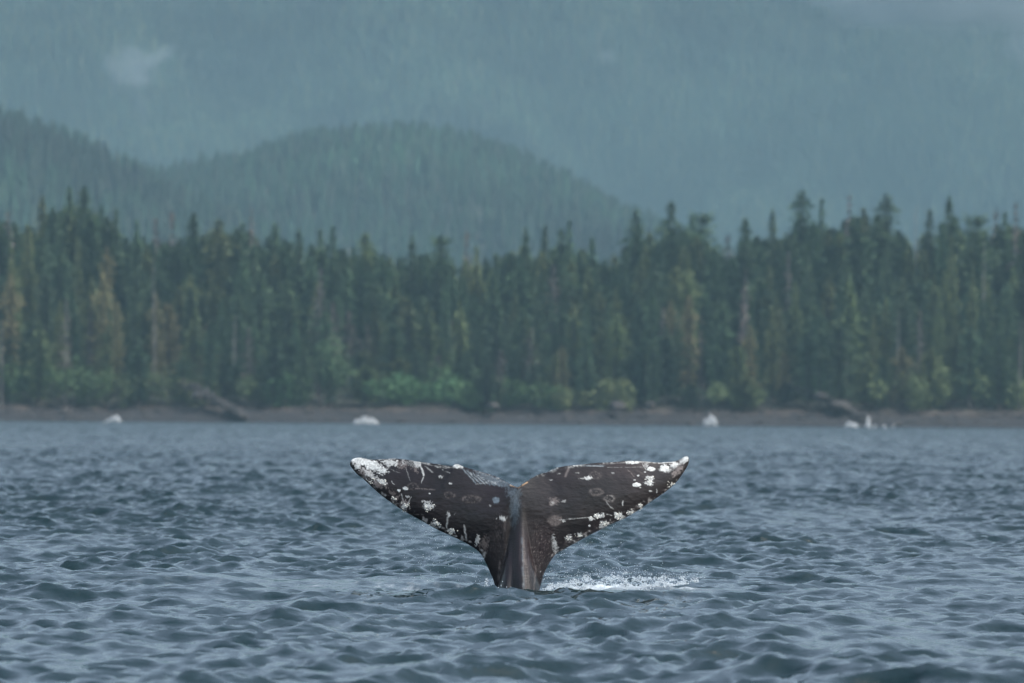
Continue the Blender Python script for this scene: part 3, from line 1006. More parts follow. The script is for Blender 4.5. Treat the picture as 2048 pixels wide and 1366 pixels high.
fog_bank("valley_mist", 500, 5050, 40, 1900, 420, 330, 00.00042, (.19, .32, .34), "pale mist lying in the valley between the hills and the mountain", 3, .15)
fog_bank("forest_mist", 0, 2450, 0, 1500, 700, 190, .00004, (.19, .31, .34), "thin mist hanging between the shore forest and the hills", 4, .15)
mist_at(262, 138, 5650, 120, 105, 70, .018, "small ragged white wisp of cloud on the left of the mountainside", 5, .55, 20)
mist_at(318, 112, 5680, 90, 36, 60, .016, "thin tail of the white wisp of cloud stretching up to the right", 8, .4, -28)
mist_at(1900, -48, 5900, 640, 225, 200, .045, "white cloud hanging over the mountain in the top right corner", 9, .4)
mist_at(2046, 80, 5900, 90, 120, 120, .010, "faint puff of cloud at the right edge of the picture below the corner", 12, .45)
mist_at(282, 215, 5700, 34, 130, 60, .0040, "faint streak of mist trailing down the gully below the white wisp", 31, .45, -12)
mist_at(1215, 112, 5800, 50, 36, 80, .006, "very faint small puff of mist high on the mountain in the middle", 15, .5)


# ------------------------------------------------------------------ whale tail
LT = [(700.4, 924), (705, 918.4), (712, 916), (722, 915.4), (741, 919), (771, 918.1), (789, 917.2), (816, 920), (839, 923.6), (873, 928), (902, 932), (911, 928.5), (918, 929), (926, 933), (952, 941), (975, 947.2), (998, 955.8), (1020, 968.3), (1029, 973), (1037, 975)]
LL = [(700.4, 924), (700, 929.7), (705, 937.7), (714, 948), (727.7, 959), (743.6, 974), (761.7, 990), (780, 1003.5), (798, 1016), (820.7, 1029.6), (843.4, 1041.6), (866, 1054.6), (889, 1066), (911.5, 1076), (934, 1087.5), (952.4, 1098.8)]
LP = [(952.4, 1098.8), (963.8, 1111), (972.8, 1128.4), (979.6, 1144), (986.5, 1160), (990, 1174), (992, 1186), (990, 1230), (980, 1300)]
RT = [(1378, 916.8), (1374, 912.7), (1367.3, 914.5), (1353.7, 921.8), (1337.8, 924), (1315, 925.2), (1292, 923), (1258, 921.8), (1224, 924.5), (1188, 926.3), (1161, 929.7), (1133, 932), (1111, 936.5), (1092.6, 944.5), (1077, 949.5), (1065, 955.8), (1054, 962.6), (1046, 968), (1037, 975)]
RL = [(1378, 916.8), (1378, 922), (1375.3, 931), (1367.3, 944.5), (1356, 960.4), (1340, 976.3), (1322, 990), (1301.5, 1003.5), (1276.5, 1020.5), (1247, 1037.6), (1224, 1047.8), (1201.6, 1059), (1179, 1070.5), (1156, 1083), (1138, 1093), (1120, 1103.4)]
RP = [(1120, 1103.4), (1110.8, 1109), (1101.7, 1121.6), (1093.8, 1135), (1087, 1151), (1082.4, 1167), (1079, 1180), (1078, 1190), (1080, 1230), (1092, 1300)]


def resample(pts, n, power=1.0):
    p = np.array(pts, float)
    # light corner smoothing by Catmull-Rom
    q = []
    for i in range(len(p) - 1):
        a = p[max(i - 1, 0)]; b = p[i]; c = p[i + 1]; d = p[min(i + 2, len(p) - 1)]
        for t in np.linspace(0, 1, 12, endpoint=False):
            q.append(.5 * ((2 * b) + (-a + c) * t + (2 * a - 5 * b + 4 * c - d) * t * t + (-a + 3 * b - 3 * c + d) * t ** 3))
    q.append(p[-1]); q = np.array(q)
    s = np.concatenate([[0], np.cumsum(np.linalg.norm(np.diff(q, axis=0), axis=1))]); s /= s[-1]
    u = np.linspace(0, 1, n) ** power
    return np.stack([np.interp(u, s, q[:, 0]), np.interp(u, s, q[:, 1])], -1)


NW, NP, NV = 300, 90, 110
MPP = 49.6 / FPX
XC = 1037.0


def half(T, L, Pd):
    tw = resample(T, NW, 1.25); lw = resample(L, NW, 1.25)
    cp = resample([(1037, 975), (1037, 1080), (1037, 1190), (1037, 1300)], NP); pp = resample(Pd, NP)
    A = np.concatenate([lw, pp[1:]]); B = np.concatenate([tw, cp[1:]])
    v = (1 - np.cos(np.linspace(0, 1, NV) * math.pi / 2 * 1.0)) ** 1.0
    v = np.linspace(0, 1, NV) ** 1.35
    v = v[None, :, None]
    return A[:, None, :] * (1 - v) + B[:, None, :] * v, v[0, :, 0]


def tail_thickness(px, py, s, v):
    """half thickness in metres"""
    wing = s < NW
    q = np.clip(s / (NW - 1), 0, 1)
    naca = 5 * (.2969 * np.sqrt(v) - .126 * v - .3516 * v ** 2 + .2843 * v ** 3 - .1015 * v ** 4) * 2
    tw = (.012 + .052 * q ** .8) * naca
    tp = .09 * np.sqrt(np.clip(1 - (1 - v) ** 2, 0, 1))
    bl = np.clip((s - (NW - 45)) / 60.0, 0, 1); bl = bl * bl * (3 - 2 * bl)
    t = tw * (1 - bl) + tp * bl
    # thick tail stock that narrows to a keel towards the notch
    zz = (py - 985) / 200.0
    dep = np.interp(zz, [-.05, .1, .35, .7, 1.0, 1.6], [.0, .035, .10, .20, .27, .36])
    wd = np.interp(zz, [0, .3, .6, .85, 1.0, 1.6], [11, 16, 26, 38, 43.5, 52])
    u = np.abs(px - (XC + .8)) / wd
    st = dep * np.clip(1 - u ** 3, 0, 1) ** .55
    keel = np.interp(zz, [0, .15, .6, 1.2], [0, .007, .009, .008]) * np.exp(-((px - 1043) / 9) ** 2)
    groove = np.interp(zz, [.1, .3, .8, 1.2], [0, .018, .040, .035]) * np.exp(-((px - 1024) / 9.0) ** 2)
    t = (t ** 4 + st ** 4) ** .25 + (keel - groove) * np.clip(v * 3, 0, 1)
    # skin relief
    t = t + .010 * (fbm(px / 7.0, py / 60.0, 15, 3) - .5) * np.clip((py - 1050) / 60, 0, 1) * np.clip(v * 4, 0, 1)
    rel = .0028 * (fbm(px / 9.0, py / 5.0, 5, 4) - .5) + .006 * (fbm(px / 34.0, py / 26.0, 6, 3) - .5)
    t = t + rel * np.clip(v * 5, 0, 1) * np.clip((1 - v) * 12, 0, 1)
    return np.maximum(t, 0)


def paint(px, py):
    """white scars, scratches and grown-over patches of the skin, plus painted keel sheen (photo px)"""
    W = np.zeros_like(px); W2 = np.zeros_like(px)     # white amount, grey-brown amount
    BL = np.zeros_like(px)                            # blue-grey smooth skin, also the painted keel sheen
    OR = np.zeros_like(px)
    n1 = fbm(px / 2.6, py / 2.6, 41, 4); n2 = fbm(px / 7.0, py / 7.0, 43, 3)

    def blob(T, x, y, rx, ry, val, ang=0, rag=.5, soft=.35):
        ca, sa = math.cos(R(ang)), math.sin(R(ang))
        dx, dy = px - x, py - y
        u = (dx * ca + dy * sa) / rx; w = (-dx * sa + dy * ca) / ry
        if rag > .8: u, w = u / .9, w / .86
        r_ = np.sqrt(u * u + w * w) + (n1 - .5) * rag * 2.4
        np.maximum(T, val * np.clip((1.05 - r_) / soft, 0, 1), out=T)

    def ring(T, x, y, rx, ry, val):
        dx, dy = (px - x) / rx, (py - y) / ry
        r_ = np.sqrt(dx * dx + dy * dy) + (n2 - .5) * .5
        g = np.exp(-((r_ - .85) / .22) ** 2) + .7 * np.exp(-((r_ - .25) / .2) ** 2) * (n1 > .5)
        np.maximum(T, val * .45 * np.clip(g * (n1 * 3.2 - .9), 0, 1), out=T)

    def line(T, x0, y0, x1, y1, w_, val, rag=.6):
        vx, vy = x1 - x0, y1 - y0; L2 = vx * vx + vy * vy
        t = np.clip(((px - x0) * vx + (py - y0) * vy) / L2, 0, 1)
        wob = (n2 - .5) * 5.0
        d_ = np.hypot(px - x0 - t * vx + wob, py - y0 - t * vy - wob * .4) / (w_ * (.75 + .25 * np.sin(t * 3.1)))
        np.maximum(T, val * np.clip(1.25 - d_ - rag * (1 - n1) * .8, 0, 1) * np.clip(n2 * 3.4 - .75 + (1 - rag), .12, 1), out=T)

    # left fluke tip
    blob(W, 722, 922, 26, 9, 1, 10, .35); blob(W, 745, 931, 27, 11, 1, 22, .5); blob(W, 763, 941, 14, 8, .95, 10, .6)
    blob(W, 715, 932, 12, 8, .8, 45, .9); blob(W, 782, 925, 22, 9, .8, 5, 1.0); blob(W, 740, 948, 22, 8, .6, 35, 1.1)
    blob(W2, 730, 945, 26, 12, .8, 42, 1.0); blob(W2, 757, 966, 17, 9, .9, 20, .8); blob(W, 765, 963, 9, 6, .95, 20, .6)
    blob(W2, 800, 928, 18, 9, .6, 20, 1.1)
    for i in range(6):
        line(W, 803 + 5 * i, 920 + i * .6, 812 + 5 * i, 930 + i * 1.2, 1.3, .6)
    line(W, 772, 935, 800, 946, 1.2, .35); line(W, 784, 962, 789, 969, 1.2, .8); line(W, 812, 935, 820, 962, 1.2, .35)
    line(W, 839, 925, 847, 951, 2.2, 1, .3); line(W, 848, 951, 842, 966, 1.4, .7, .4); line(W, 851, 932, 865, 945, 1.8, .5)
    blob(W, 835, 928, 6, 8, .7, 0, .8); blob(W2, 832, 938, 6, 9, .6, 0, .9)
    line(W, 839, 924, 858, 929, 1.5, .8); line(W, 858, 930, 905, 938, 1.6, .55); line(W, 873, 934, 900, 946, 1.4, .45)
    line(W, 885, 931, 905, 936, 1.6, .6)
    blob(W, 914, 932, 11, 5, 1, 10, .5)
    for i in range(7):
        line(BL, 926 + 9 * i, 937 + 4 * i, 952 + 9.5 * i, 966 + 1.2 * i, 2.4, .85, .5)
        line(W, 928 + 9 * i, 938 + 4 * i, 948 + 9 * i, 962 + 1.5 * i, 1.1, .5, .7)
    line(W, 952, 968, 1003, 963, 1.5, .45); line(W, 950, 941, 1025, 970, 1.6, .5, .8)
    blob(BL, 985, 958, 38, 7, .6, 22, .7); blob(BL, 1005, 966, 24, 8, .5, 25, .7)
    # left fluke spots
    for a in [(882, 953, 5.5, 3.2, .55), (901, 967, 3, 1.7, 1), (811, 976.5, 5.8, 4, 1.1), (798, 981, 3.8, 3, 1), (816, 993, 4, 4, .55),
              (859, 987, 2.2, 1.4, .9), (857, 1013, 11.5, 8, .85), (856, 1004, 9, 4, .6), (845, 1003, 2, 2, .6), (1004, 1037, 9.5, 5, .9),
              (872, 1046, 7, 6, .8), (880, 1053, 3, 3, .7), (897, 1028, 4, 5, .7), (903, 1062, 9, 7, .7), (733, 958, 1.6, 1.6, 1), (738, 951, 1.4, 1.4, .9),
              (770, 991, 2, 2.5, .7), (980, 1011, 3, 2, .35)]:
        blob(W, a[0], a[1], a[2], a[3], a[4], 10, .35 if a[4] > .95 else .85, .3)
    ring(W2, 826, 973, 11, 7, .8); line(W2, 832, 977, 870, 979, 2, .8); ring(W2, 900, 990, 11, 6.5, .9); ring(W2, 941, 998, 19, 8, .9)
    blob(BL, 992, 1000, 8, 7, 1, 0, .25)
    blob(W2, 808, 1010, 11, 12, 1, 20, .9); blob(W, 809, 1012, 7, 9, .75, 20, .9)
    line(W, 814, 1010, 822, 994, 1.6, .8); line(W, 803, 988, 806, 1004, 2, .6); blob(W2, 790, 998, 11, 6, .8, -35, .9)
    blob(W2, 783, 985, 9, 6, .55, 30, 1.1)
    line(W, 897, 1032, 893, 1056, 3.2, .6); line(W, 909, 1029, 917, 1020, 1, .5)
    line(W, 929, 1050, 933, 1080, 3, .6); blob(W, 955, 1080, 4.5, 13, .6, 12, .9); blob(W2, 968, 1086, 12, 15, .45, 0, 1)
    for x_, y_, l_ in [(1000, 1122, 36), (1010, 1040, 24)]:
        line(W2, x_, y_, x_ - 2, y_ + l_, 5, .45, 1.0)
    # right fluke
    line(W, 1376, 914, 1350, 932, 6, 1, .6); line(W, 1362, 922, 1338, 942, 6, .9, .9); blob(W, 1370, 919, 8, 6, .9, -30, .6)
    blob(W, 1329, 937, 11, 8, 1.1, -5, .4); blob(W, 1346, 930, 9, 5, .9, -20, .7); line(W, 1318, 926, 1350, 924, 2.4, .9, .7)
    blob(W2, 1352, 944, 14, 6, .8, -50, 1.0); blob(W2, 1358, 938, 7, 14, .7, 30, 1.1)
    blob(W, 1262, 924.5, 14, 3.6, 1, 0, .6); line(W, 1275, 923.5, 1312, 925.5, 2.2, .8, .8)
    for a in [(1302, 938, 8.5, 4.6, 1.1), (1273, 969.5, 8.5, 4.4, 1.2), (1276, 951, 2.2, 1.6, 1), (1269, 960, 2.2, 1.4, .8), (1290, 944, 2, 1.5, .9),
              (1280, 975, 1.6, 1.4, .9), (1179, 1051, 2.2, 2.2, 1)]:
        blob(W, *a[:5], 0, .18, .2)
    for a in [(1299, 956, 9.5, 6, .8), (1299, 966, 11, 5, .95), (1301, 982, 4, 1.6, .5), (1176, 956, 8.5, 4.2, .9), (1165, 957, 7, 2.2, .5),
              (1226, 946, 4.5, 2.2, .45), (1127, 1002, 5.5, 3.2, .45), (1184, 1038, 6, 4.5, .9), (1194, 1031, 6, 5.5, .9), (1204, 1031, 6.5, 5.5, .85),
              (1128, 1042, 3.5, 4, .6), (1280, 1011, 4, 7, .7), (1236, 1032, 10, 8, .95), (1243, 1040, 6, 5, .7), (1262, 1026, 9, 5, .7), (1209, 1046, 11, 6, .6), (1203, 1054, 6, 4, .6),
              (1137, 1075, 6.5, 6.5, .6), (1159, 1070, 7, 5, .6), (1150, 1068, 2, 2, .5), (1105, 1006, 4, 4, .3), (1150, 930.5, 11, 2.4, .9), (1292, 931, 5, 5, .5),
              (1118, 947, 4, 2, .4), (1101, 960, 4, 1.5, .5), (1155, 946, 5, 1.5, .4)]:
        blob(W, *a[:5], 0, .85, .35)
    ring(W2, 1193, 984, 14, 7.5, .9); ring(W2, 1219, 997, 12, 7, 1); ring(W, 1219, 997, 10, 6, .35); ring(W2, 1190, 950, 12, 8, .6)
    ring(W2, 1110, 1041, 14, 11, 1); blob(W2, 1107, 1003, 10, 9, .55, 0, .7); blob(W2, 1110, 1041, 12, 10, .5, 0, .5)
    line(W, 1119, 1040, 1178, 1034.5, 1.4, .6, .5); line(W, 1119, 1038, 1160, 1036, 1, .4, .5); line(W, 1207, 1027, 1223, 1031, 1.5, .7, .5)
    line(W, 1213, 1003, 1219, 1014, 1.4, .5); line(W, 1219, 1013, 1225, 1018, 1.8, .7); line(W, 1245, 1002, 1245, 1011, 1.4, .9, .2)
    line(W, 1313, 978, 1314, 985, 1.2, .8); line(W2, 1138, 935, 1131, 952, 4, .7); line(W2, 1255, 940, 1268, 953, 2, .6)
    line(W, 1285, 926, 1292, 940, 1.6, .6); line(W, 1296, 926, 1288, 934, 1.4, .6)
    line(BL, 1092, 944, 1112, 937, 3, .9); line(BL, 1168, 931, 1208, 932, 2.4, .9); line(W, 1170, 931.5, 1206, 932.5, 1.2, .6)
    line(W, 1200, 929, 1260, 924.5, 1.4, .35); line(W, 1215, 935, 1290, 934, 1.2, .3)
    blob(W, 1110, 1088, 5, 16, .55, -12, 1.1); line(W, 1104, 1070, 1106, 1100, 2, .45); line(W, 1112, 1094, 1118, 1104, 2, .7)
    # speckled fields
    sp = fbm(px / 1.7, py / 2.2, 47, 2)
    fld = np.exp(-((px - 1085) / 28) ** 2 - ((py - 1085) / 38) ** 2) + .8 * np.exp(-((px - 1075) / 16) ** 2 - ((py - 1130) / 45) ** 2) \
        + .8 * np.exp(-((px - 1000) / 14) ** 2 - ((py - 1070) / 45) ** 2)
    W2 = np.maximum(W2, np.clip((sp - .62) * 5, 0, 1) * np.clip(fld, 0, 1) * .5)
    # notch edge
    line(OR, 1021, 970, 1036, 974, 2.4, 1, .5); line(OR, 1036, 974, 1054, 964.5, 2.4, 1, .5)
    # wet blue-grey keel skin, then sheen painted along the keel
    blob(BL, 1030, 1010, 12, 42, .6, 3, .5, .8); blob(BL, 1027, 985, 16, 12, .5, 0, .5, .6)
    line(BL, 1044, 1075, 1048, 1190, 4, .4, .9); line(W2, 1048, 1080, 1052, 1190, 2.5, .35, 1)  # sheen of the keel ridge put into the colour as pale streaks
    line(W2, 1072, 1130, 1068, 1185, 3, .4, 1)
    mod = np.clip(.28 + 1.15 * fbm(px / 2.2, py / 2.2, 49, 3), 0, 1)
    return W * mod, W2 * mod, BL, OR


def build_tail():
    hs = []
    for (T, L, Pd) in ((LT, LL, LP), (RT, RL, RP)):
        g, v = half(T, L, Pd)
        S = np.repeat(np.arange(g.shape[0])[:, None], NV, 1).astype(float)
        V = np.repeat(v[None, :], g.shape[0], 0)
        px, py = g[..., 0], g[..., 1]
        # speckled barnacle-scarred leading edge
        t = tail_thickness(px, py, S, V)
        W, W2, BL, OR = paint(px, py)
        ed = np.clip(1 - V * 9, 0, 1) * (S < NW + 10)
        nn = fbm(px / 5.5, py / 5.5, 77, 3)
        W2 = np.maximum(W2, ed * np.clip((nn - .50) * 5, 0, 1) * .8)
        W = np.maximum(W, ed * np.clip((nn - .62) * 6, 0, 1) * .6)
        te = np.clip(1 - (1 - V) * 22, 0, 1) * (S < NW - 30)
        W = np.maximum(W, te * np.clip((fbm(px / 8, py / 8, 78, 3) - .5) * 5, 0, 1) * .6)
        t = t + np.clip(W, 0, 1) * .0022 * np.clip(V * 8, 0, 1) * np.clip((1 - V) * 10, 0, 1)
        hs.append((px, py, t, W, W2, BL, OR, V, S))
    Vs, Fs, cols, k = [], [], [], 0
    r0 = _ROT
    for side, (px, py, t, W, W2, BL, OR, V, S) in enumerate(hs):
        # sweep: the tips lean a little away from the camera, trailing edge curls towards it
        u = (px - XC) / 340.0
        bend = .22 * u ** 2 + .035 * V * np.clip(1 - S / NW, 0, 1) * np.clip(S / NW * 3, 0, 1)
        wx = np.empty(px.shape); wz = np.empty(px.shape)
        vx = (px - 1024.0) / FPX; vy = (683.0 - py) / FPX
        w = np.stack([vx, vy, -np.ones_like(vx)], -1) @ _ROT.T
        w = w / w[..., 1:2]
        for sgn in (-1, 1):
            Y = 49.6 + bend + sgn * t * (1.0 if sgn < 0 else .9)
            dd = 49.6 + bend
            co = np.stack([w[..., 0] * dd, Y, CAM_H + w[..., 2] * dd], -1)
            n0, n1 = co.shape[:2]
            f = grid_faces(n0, n1) + k
            if (sgn < 0) == (side == 0): f = f[:, ::-1]
            Vs.append(co.reshape(-1, 3)); Fs.append(f); k += n0 * n1
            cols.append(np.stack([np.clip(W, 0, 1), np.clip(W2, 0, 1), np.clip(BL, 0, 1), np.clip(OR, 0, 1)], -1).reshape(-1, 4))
    me = np_mesh("whale_tail", np.concatenate(Vs), np.concatenate(Fs))
    ca = me.color_attributes.new("marks", 'FLOAT_COLOR', 'POINT')
    ca.data.foreach_set("color", np.concatenate(cols).astype(np.float32).ravel())
    import bmesh
    bm = bmesh.new(); bm.from_mesh(me)
    bmesh.ops.remove_doubles(bm, verts=bm.verts, dist=.0004)
    bmesh.ops.recalc_face_normals(bm, faces=bm.faces)
    bm.to_mesh(me); bm.free()
    m, nt, b = new_mat("whale_skin")
    N_ = nt.nodes; L = nt.links
    tc = N_.new("ShaderNodeTexCoord")
    n = N_.new("ShaderNodeTexNoise"); n.inputs["Scale"].default_value = 2.2; n.inputs["Detail"].default_value = 7
    L.new(tc.outputs["Object"], n.inputs["Vector"])
    cr = N_.new("ShaderNodeValToRGB")
    cr.color_ramp.elements[0].position = .38; cr.color_ramp.elements[0].color = (.0035, .003, .0035, 1)
    cr.color_ramp.elements[1].position = .68; cr.color_ramp.elements[1].color = (.015, .0100, .0115, 1)
    L.new(n.outputs["Fac"], cr.inputs["Fac"])
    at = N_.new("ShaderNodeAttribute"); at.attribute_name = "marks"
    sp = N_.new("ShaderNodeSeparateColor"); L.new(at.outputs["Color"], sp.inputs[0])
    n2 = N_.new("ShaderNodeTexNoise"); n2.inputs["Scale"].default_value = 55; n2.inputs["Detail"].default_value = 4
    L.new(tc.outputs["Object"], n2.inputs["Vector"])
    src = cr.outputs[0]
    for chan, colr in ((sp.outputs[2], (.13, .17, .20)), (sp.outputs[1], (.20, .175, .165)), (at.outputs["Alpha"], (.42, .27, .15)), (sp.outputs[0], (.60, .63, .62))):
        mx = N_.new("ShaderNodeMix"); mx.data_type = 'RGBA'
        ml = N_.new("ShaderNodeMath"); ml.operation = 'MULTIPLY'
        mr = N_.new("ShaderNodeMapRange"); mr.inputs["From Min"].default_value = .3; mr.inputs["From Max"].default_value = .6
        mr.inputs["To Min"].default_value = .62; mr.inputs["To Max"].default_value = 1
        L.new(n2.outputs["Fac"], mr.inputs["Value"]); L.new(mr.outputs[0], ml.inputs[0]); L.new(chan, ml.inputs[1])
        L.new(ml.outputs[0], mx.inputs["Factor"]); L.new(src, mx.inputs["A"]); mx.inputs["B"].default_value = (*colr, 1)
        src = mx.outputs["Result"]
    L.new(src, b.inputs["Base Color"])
    rr = N_.new("ShaderNodeMapRange"); rr.inputs["To Min"].default_value = .33; rr.inputs["To Max"].default_value = .7
    L.new(sp.outputs[0], rr.inputs["Value"]); L.new(rr.outputs[0], b.inputs["Roughness"])
    bp = N_.new("ShaderNodeBump"); bp.inputs["Strength"].default_value = .55; bp.inputs["Distance"].default_value = .004
    mp = N_.new("ShaderNodeMapping"); mp.inputs["Scale"].default_value = (22, 22, 60)
    n3 = N_.new("ShaderNodeTexNoise"); n3.inputs["Scale"].default_value = 1.0; n3.inputs["Detail"].default_value = 5
    L.new(tc.outputs["Object"], mp.inputs["Vector"]); L.new(mp.outputs[0], n3.inputs["Vector"])
    L.new(n3.outputs["Fac"], bp.inputs["Height"]); L.new(bp.outputs[0], b.inputs["Normal"])
    b.inputs["Specular IOR Level"].default_value = .34
    me.materials.append(m)
    root = bpy.data.objects.new("gray_whale", None); C.objects.link(root)
    root.location = (FB[0], FB[1], 0)
    o = link("tail_fluke", me, root, (-FB[0], -FB[1], 0))
    tag(root, "dark mottled gray whale tail with white scars raised from the water", "whale")
    # barnacles growing on the leading edges and on the tips
    mb = noise_mat("barnacle_shell", (.42, .42, .38), (.68, .68, .62), 60, .8)
    dome_v = [(0, 0, 1.0)] + [(math.cos(a) * .5, math.sin(a) * .5, .85) for a in np.linspace(0, 6.283, 6, endpoint=False)] + \
             [(math.cos(a), math.sin(a), 0) for a in np.linspace(0, 6.283, 6, endpoint=False)]
    dome_f = [(0, 1 + i, 1 + (i + 1) % 6) for i in range(6)]
    for i in range(6):
        dome_f += [(1 + i, 7 + i, 7 + (i + 1) % 6), (1 + i, 7 + (i + 1) % 6, 1 + (i + 1) % 6)]
    dome_v = np.array(dome_v) * [1, 1, .55]; dome_v[0, 2] = .3
    rb = random.Random(5)
    surf = [(h[0], h[1], h[2]) for h in hs]
    for cx, cy, rx, ry, cnt in [(809, 1012, 9, 10, 26), (872, 1046, 7, 6, 16), (904, 1062, 9, 6, 16), (766, 964, 9, 6, 14), (856, 1012, 10, 8, 20), (1236, 1033, 9, 8, 24),
                                (1281, 1012, 5, 8, 14), (1208, 1047, 10, 6, 18), (1194, 1032, 12, 6, 18), (1159, 1071, 7, 5, 10), (1137, 1076, 6, 6, 10),
                                (1299, 962, 9, 9, 16), (1262, 1024, 8, 5, 12), (1341, 968, 8, 8, 12), (790, 999, 8, 5, 12), (742, 962, 8, 6, 10)]:
        vs, fs, kk = [], [], 0
        for _ in range(cnt):
            x_, y_ = rb.gauss(cx, rx * .5), rb.gauss(cy, ry * .5)
            pxg, pyg, tg = surf[0] if x_ < XC else surf[1]
            i_ = np.argmin((pxg - x_) ** 2 + (pyg - y_) ** 2)
            if (pxg.flat[i_] - x_) ** 2 + (pyg.flat[i_] - y_) ** 2 > 4: continue
            u = (x_ - XC) / 340.0
            V_ = hs[0 if x_ < XC else 1][7].flat[i_]; S_ = hs[0 if x_ < XC else 1][8].flat[i_]
            bend = .22 * u ** 2 + .035 * V_ * max(0, min(1, 1 - S_ / NW)) * min(1, S_ / NW * 3)
            c = P(x_, y_, 49.6 + bend)
            r_ = rb.uniform(.0035, .0085)
            q = dome_v * r_
            vv_ = np.stack([q[:, 0], -q[:, 2] * 1.2, q[:, 1]], -1) + [c[0], c[1] - tg.flat[i_] + .001, c[2]]
            vs.append(vv_); fs.append(np.array(dome_f) + kk); kk += len(dome_v)
        if vs:
            bc = link("barnacle_cluster", np_mesh("barnacle_cluster", np.concatenate(vs), np.concatenate(fs), mb, False), root, (-FB[0], -FB[1], 0))
            bc["kind"] = "stuff"


build_tail()

# ------------------------------------------------------------------ foam and spray
mat_foam, nt_, bf = new_mat("white_foam")
bf.inputs["Base Color"].default_value = (.40, .46, .50, 1)
bf.inputs["Roughness"].default_value = .45
bf.inputs["Subsurface Weight"].default_value = 0.0
ICO_V = None
import bmesh as _bm
_b = _bm.new(); _bm.ops.create_icosphere(_b, subdivisions=1, radius=1)
ICO_V = np.array([v.co[:] for v in _b.verts]); ICO_F = np.array([[v.index for v in f.verts] for f in _b.faces]); _b.free()


def drops(cs, rs, stretch=None):
    n = len(cs)
    V = ICO_V[None] * rs[:, None, None]
    if stretch is not None: V = V * stretch[:, None, :]
    V = V + cs[:, None, :]
    F = ICO_F[None] + (np.arange(n) * len(ICO_V))[:, None, None]
    return V.reshape(-1, 3), F.reshape(-1, 3)


mat_white = noise_mat('breaker_white', (.50, .54, .56), (.66, .69, .70), .5, .6)


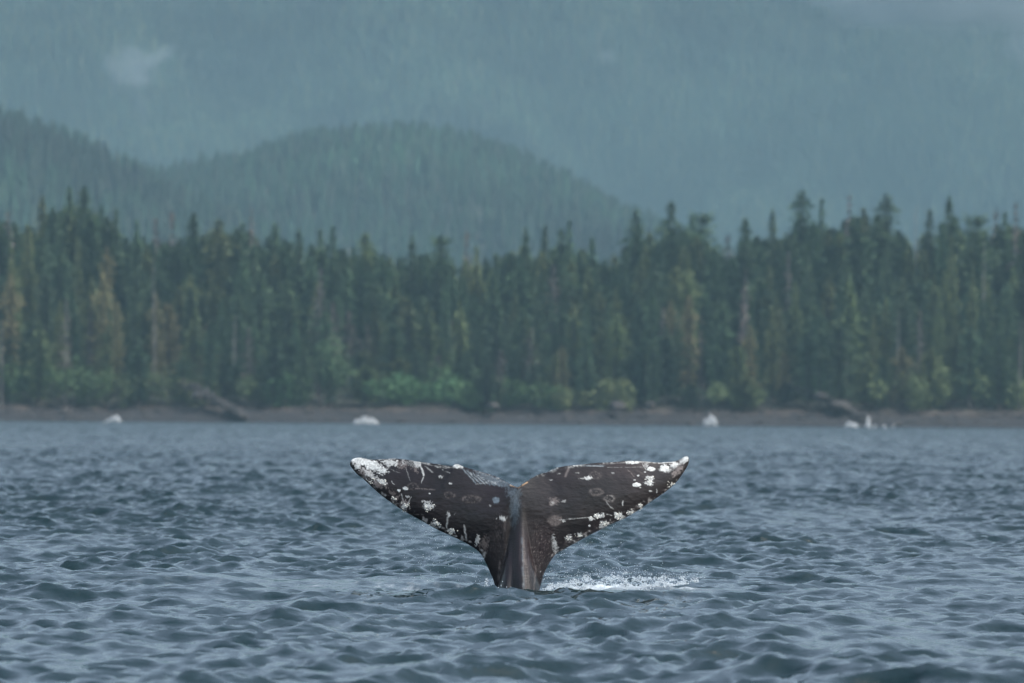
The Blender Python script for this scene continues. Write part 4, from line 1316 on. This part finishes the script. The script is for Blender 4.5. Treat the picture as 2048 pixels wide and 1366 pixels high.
def build_splash():
    # billowing crest of white water, 0.15 m high, 1.4 m long, thrown up right of the tail
    n = 15000
    u = rng.random(n)
    xpx = 1085 + 312 * u ** .95
    crest = np.interp(xpx, [1085, 1100, 1150, 1200, 1240, 1290, 1330, 1370, 1400], [1180, 1166, 1157, 1156, 1150, 1149, 1153, 1156, 1163])
    foot = np.interp(xpx, [1085, 1150, 1220, 1280, 1340, 1400], [1185, 1188, 1191, 1183, 1173, 1164])
    lump = (fbm(xpx / 9.0, xpx * 0, 61, 4) - .5) * 22
    q = rng.random(n) ** 1.3
    py = foot + (crest + lump - foot) * q
    dist = 49.4 + .35 * (q - .5) + rng.normal(0, .13, n)
    w = np.stack([(xpx - 1024) / FPX, (683 - py) / FPX, -np.ones(n)], -1) @ _ROT.T
    w /= w[:, 1:2]
    c = np.stack([w[:, 0] * dist, dist, CAM_H + w[:, 2] * dist], -1)
    r = rng.uniform(.0012, .0040, n) * (1.2 - .5 * q)
    # open holes in the foam
    hole = fbm(xpx / 9.0, py / 5.0, 63, 4)
    k = rng.random(n) < np.clip((hole - .40) * 7, .06, 1) * np.clip((1400 - xpx) / 90, .15, 1)
    st = np.stack([rng.uniform(.8, 2.0, n), np.ones(n), rng.uniform(.7, 1.9, n)], -1)
    V1, F1 = drops(c[k], r[k], st[k])
    # loose spray above the crest and out to the sides
    n2 = 520
    x2 = 1080 + 330 * rng.random(n2); y2 = np.interp(x2, [1080, 1240, 1400], [1160, 1146, 1158]) - rng.exponential(5.5, n2)
    w = np.stack([(x2 - 1024) / FPX, (683 - y2) / FPX, -np.ones(n2)], -1) @ _ROT.T; w /= w[:, 1:2]
    d2 = 49.4 + rng.normal(0, .2, n2)
    c2 = np.stack([w[:, 0] * d2, d2, CAM_H + w[:, 2] * d2], -1)
    V2, F2 = drops(c2, rng.uniform(.0012, .003, n2))
    V, F = join([(V1, F1), (V2, F2)])
    o = link("splash", np_mesh("splash", V, F, mat_foam))
    tag(o, "white churned splash trailing right from the foot of the whale tail", "splash", kind="stuff")
    # small splash left of the tail stock
    n3 = 420
    x3 = rng.normal(975, 16, n3); y3 = 1184 - rng.exponential(4, n3)
    x3[:60] = rng.normal(973, 2.2, 60); y3[:60] = 1180 - rng.uniform(0, 24, 60)
    w = np.stack([(x3 - 1024) / FPX, (683 - y3) / FPX, -np.ones(n3)], -1) @ _ROT.T; w /= w[:, 1:2]
    d3 = 49.3 + rng.normal(0, .08, n3)
    c3 = np.stack([w[:, 0] * d3, d3, CAM_H + w[:, 2] * d3], -1)
    V, F = drops(c3, rng.uniform(.0015, .005, n3))
    tag(link("splash", np_mesh("splash", V, F, mat_foam)), "small burst of droplets at the left foot of the whale tail", "splash", kind="stuff")
    # drops falling from both flukes
    n4 = 330
    x4 = np.concatenate([rng.uniform(790, 985, n4 // 2), rng.uniform(1085, 1250, n4 - n4 // 2)])
    lo = np.where(x4 < 1037, np.interp(x4, [790, 950, 985], [1015, 1100, 1160]), np.interp(x4, [1085, 1120, 1250], [1160, 1105, 1038]))
    y4 = lo + rng.random(n4) ** 1.2 * (1165 - lo)
    w = np.stack([(x4 - 1024) / FPX, (683 - y4) / FPX, -np.ones(n4)], -1) @ _ROT.T; w /= w[:, 1:2]
    d4 = 49.6 + rng.normal(0, .2, n4)
    c4 = np.stack([w[:, 0] * d4, d4, CAM_H + w[:, 2] * d4], -1)
    V, F = drops(c4, rng.uniform(.0012, .0030, n4), np.stack([np.ones(n4), np.ones(n4), rng.uniform(1, 1.8, n4)], -1))
    tag(link("water_drops", np_mesh("water_drops", V, F, mat_foam)), "fine drops of water falling from the whale's flukes", "drops", kind="stuff")


build_splash()


def breaker(px, base, w, h, seed, label, shape='mound'):
    """white water thrown up by a wave breaking near the shore"""
    r = np.random.default_rng(seed)
    d = 1290.0; s = d / FPX
    n = 800
    a = r.uniform(-1, 1, n)
    if shape == 'mound': env = np.sqrt(np.clip(1 - a * a, 0, 1)) ** 1.1
    elif shape == 'ball': env = np.sqrt(np.clip(1 - a * a, 0, 1)) ** .8 * (1 + .15 * a)
    elif shape == 'lean': env = np.clip((a + 1) / 1.6, 0, 1) ** .8 * np.clip((1 - a) * 4, 0, 1)
    elif shape == 'peak': env = np.exp(-(a / .33) ** 2) * .9 + .28 * np.sqrt(1 - a * a)
    else: env = .5 + .5 * np.cos(a * 6.3)
    env = env * (.45 + .95 * fbm(a * 4 + seed * 3, a * 0, seed, 3))
    zz = env * r.random(n) ** .8
    if shape == 'ball': zz = .5 + (zz - .5) * 1.0
    p0 = P(px, base, d)
    c = np.stack([p0[0] + a * w / 2 * 1.12 * s, d + r.normal(0, .6, n), p0[2] + zz * h * s - .1], -1)
    V, F = drops(c, r.uniform(.04, .13, n), np.stack([r.uniform(1, 1.5, n), np.ones(n), r.uniform(.8, 1.2, n)], -1))
    o = link("breaking_wave", np_mesh("breaking_wave", V, F, mat_white))
    tag(o, label, "wave", "white waves breaking near the shore")


breaker(223, 845, 32, 14, 1, "white breaking wave leftmost before the shore, slanting up to the right", 'lean')
breaker(731, 850, 46, 19, 2, "widest dome-shaped white breaking wave left of the middle of the shore", 'mound')
breaker(1420, 853, 24, 21, 3, "compact round white burst of spray left of the right rocky spur", 'ball')
breaker(1703, 857, 26, 14, 4, "low white splash at the left foot of the right rocky spur", 'mound')
breaker(1737, 858, 18, 18, 5, "pointed white splash below the tip of the right rocky spur", 'peak')
breaker(1768, 861, 34, 10, 6, "flat twin white splash right of the pointed one", 'twin')
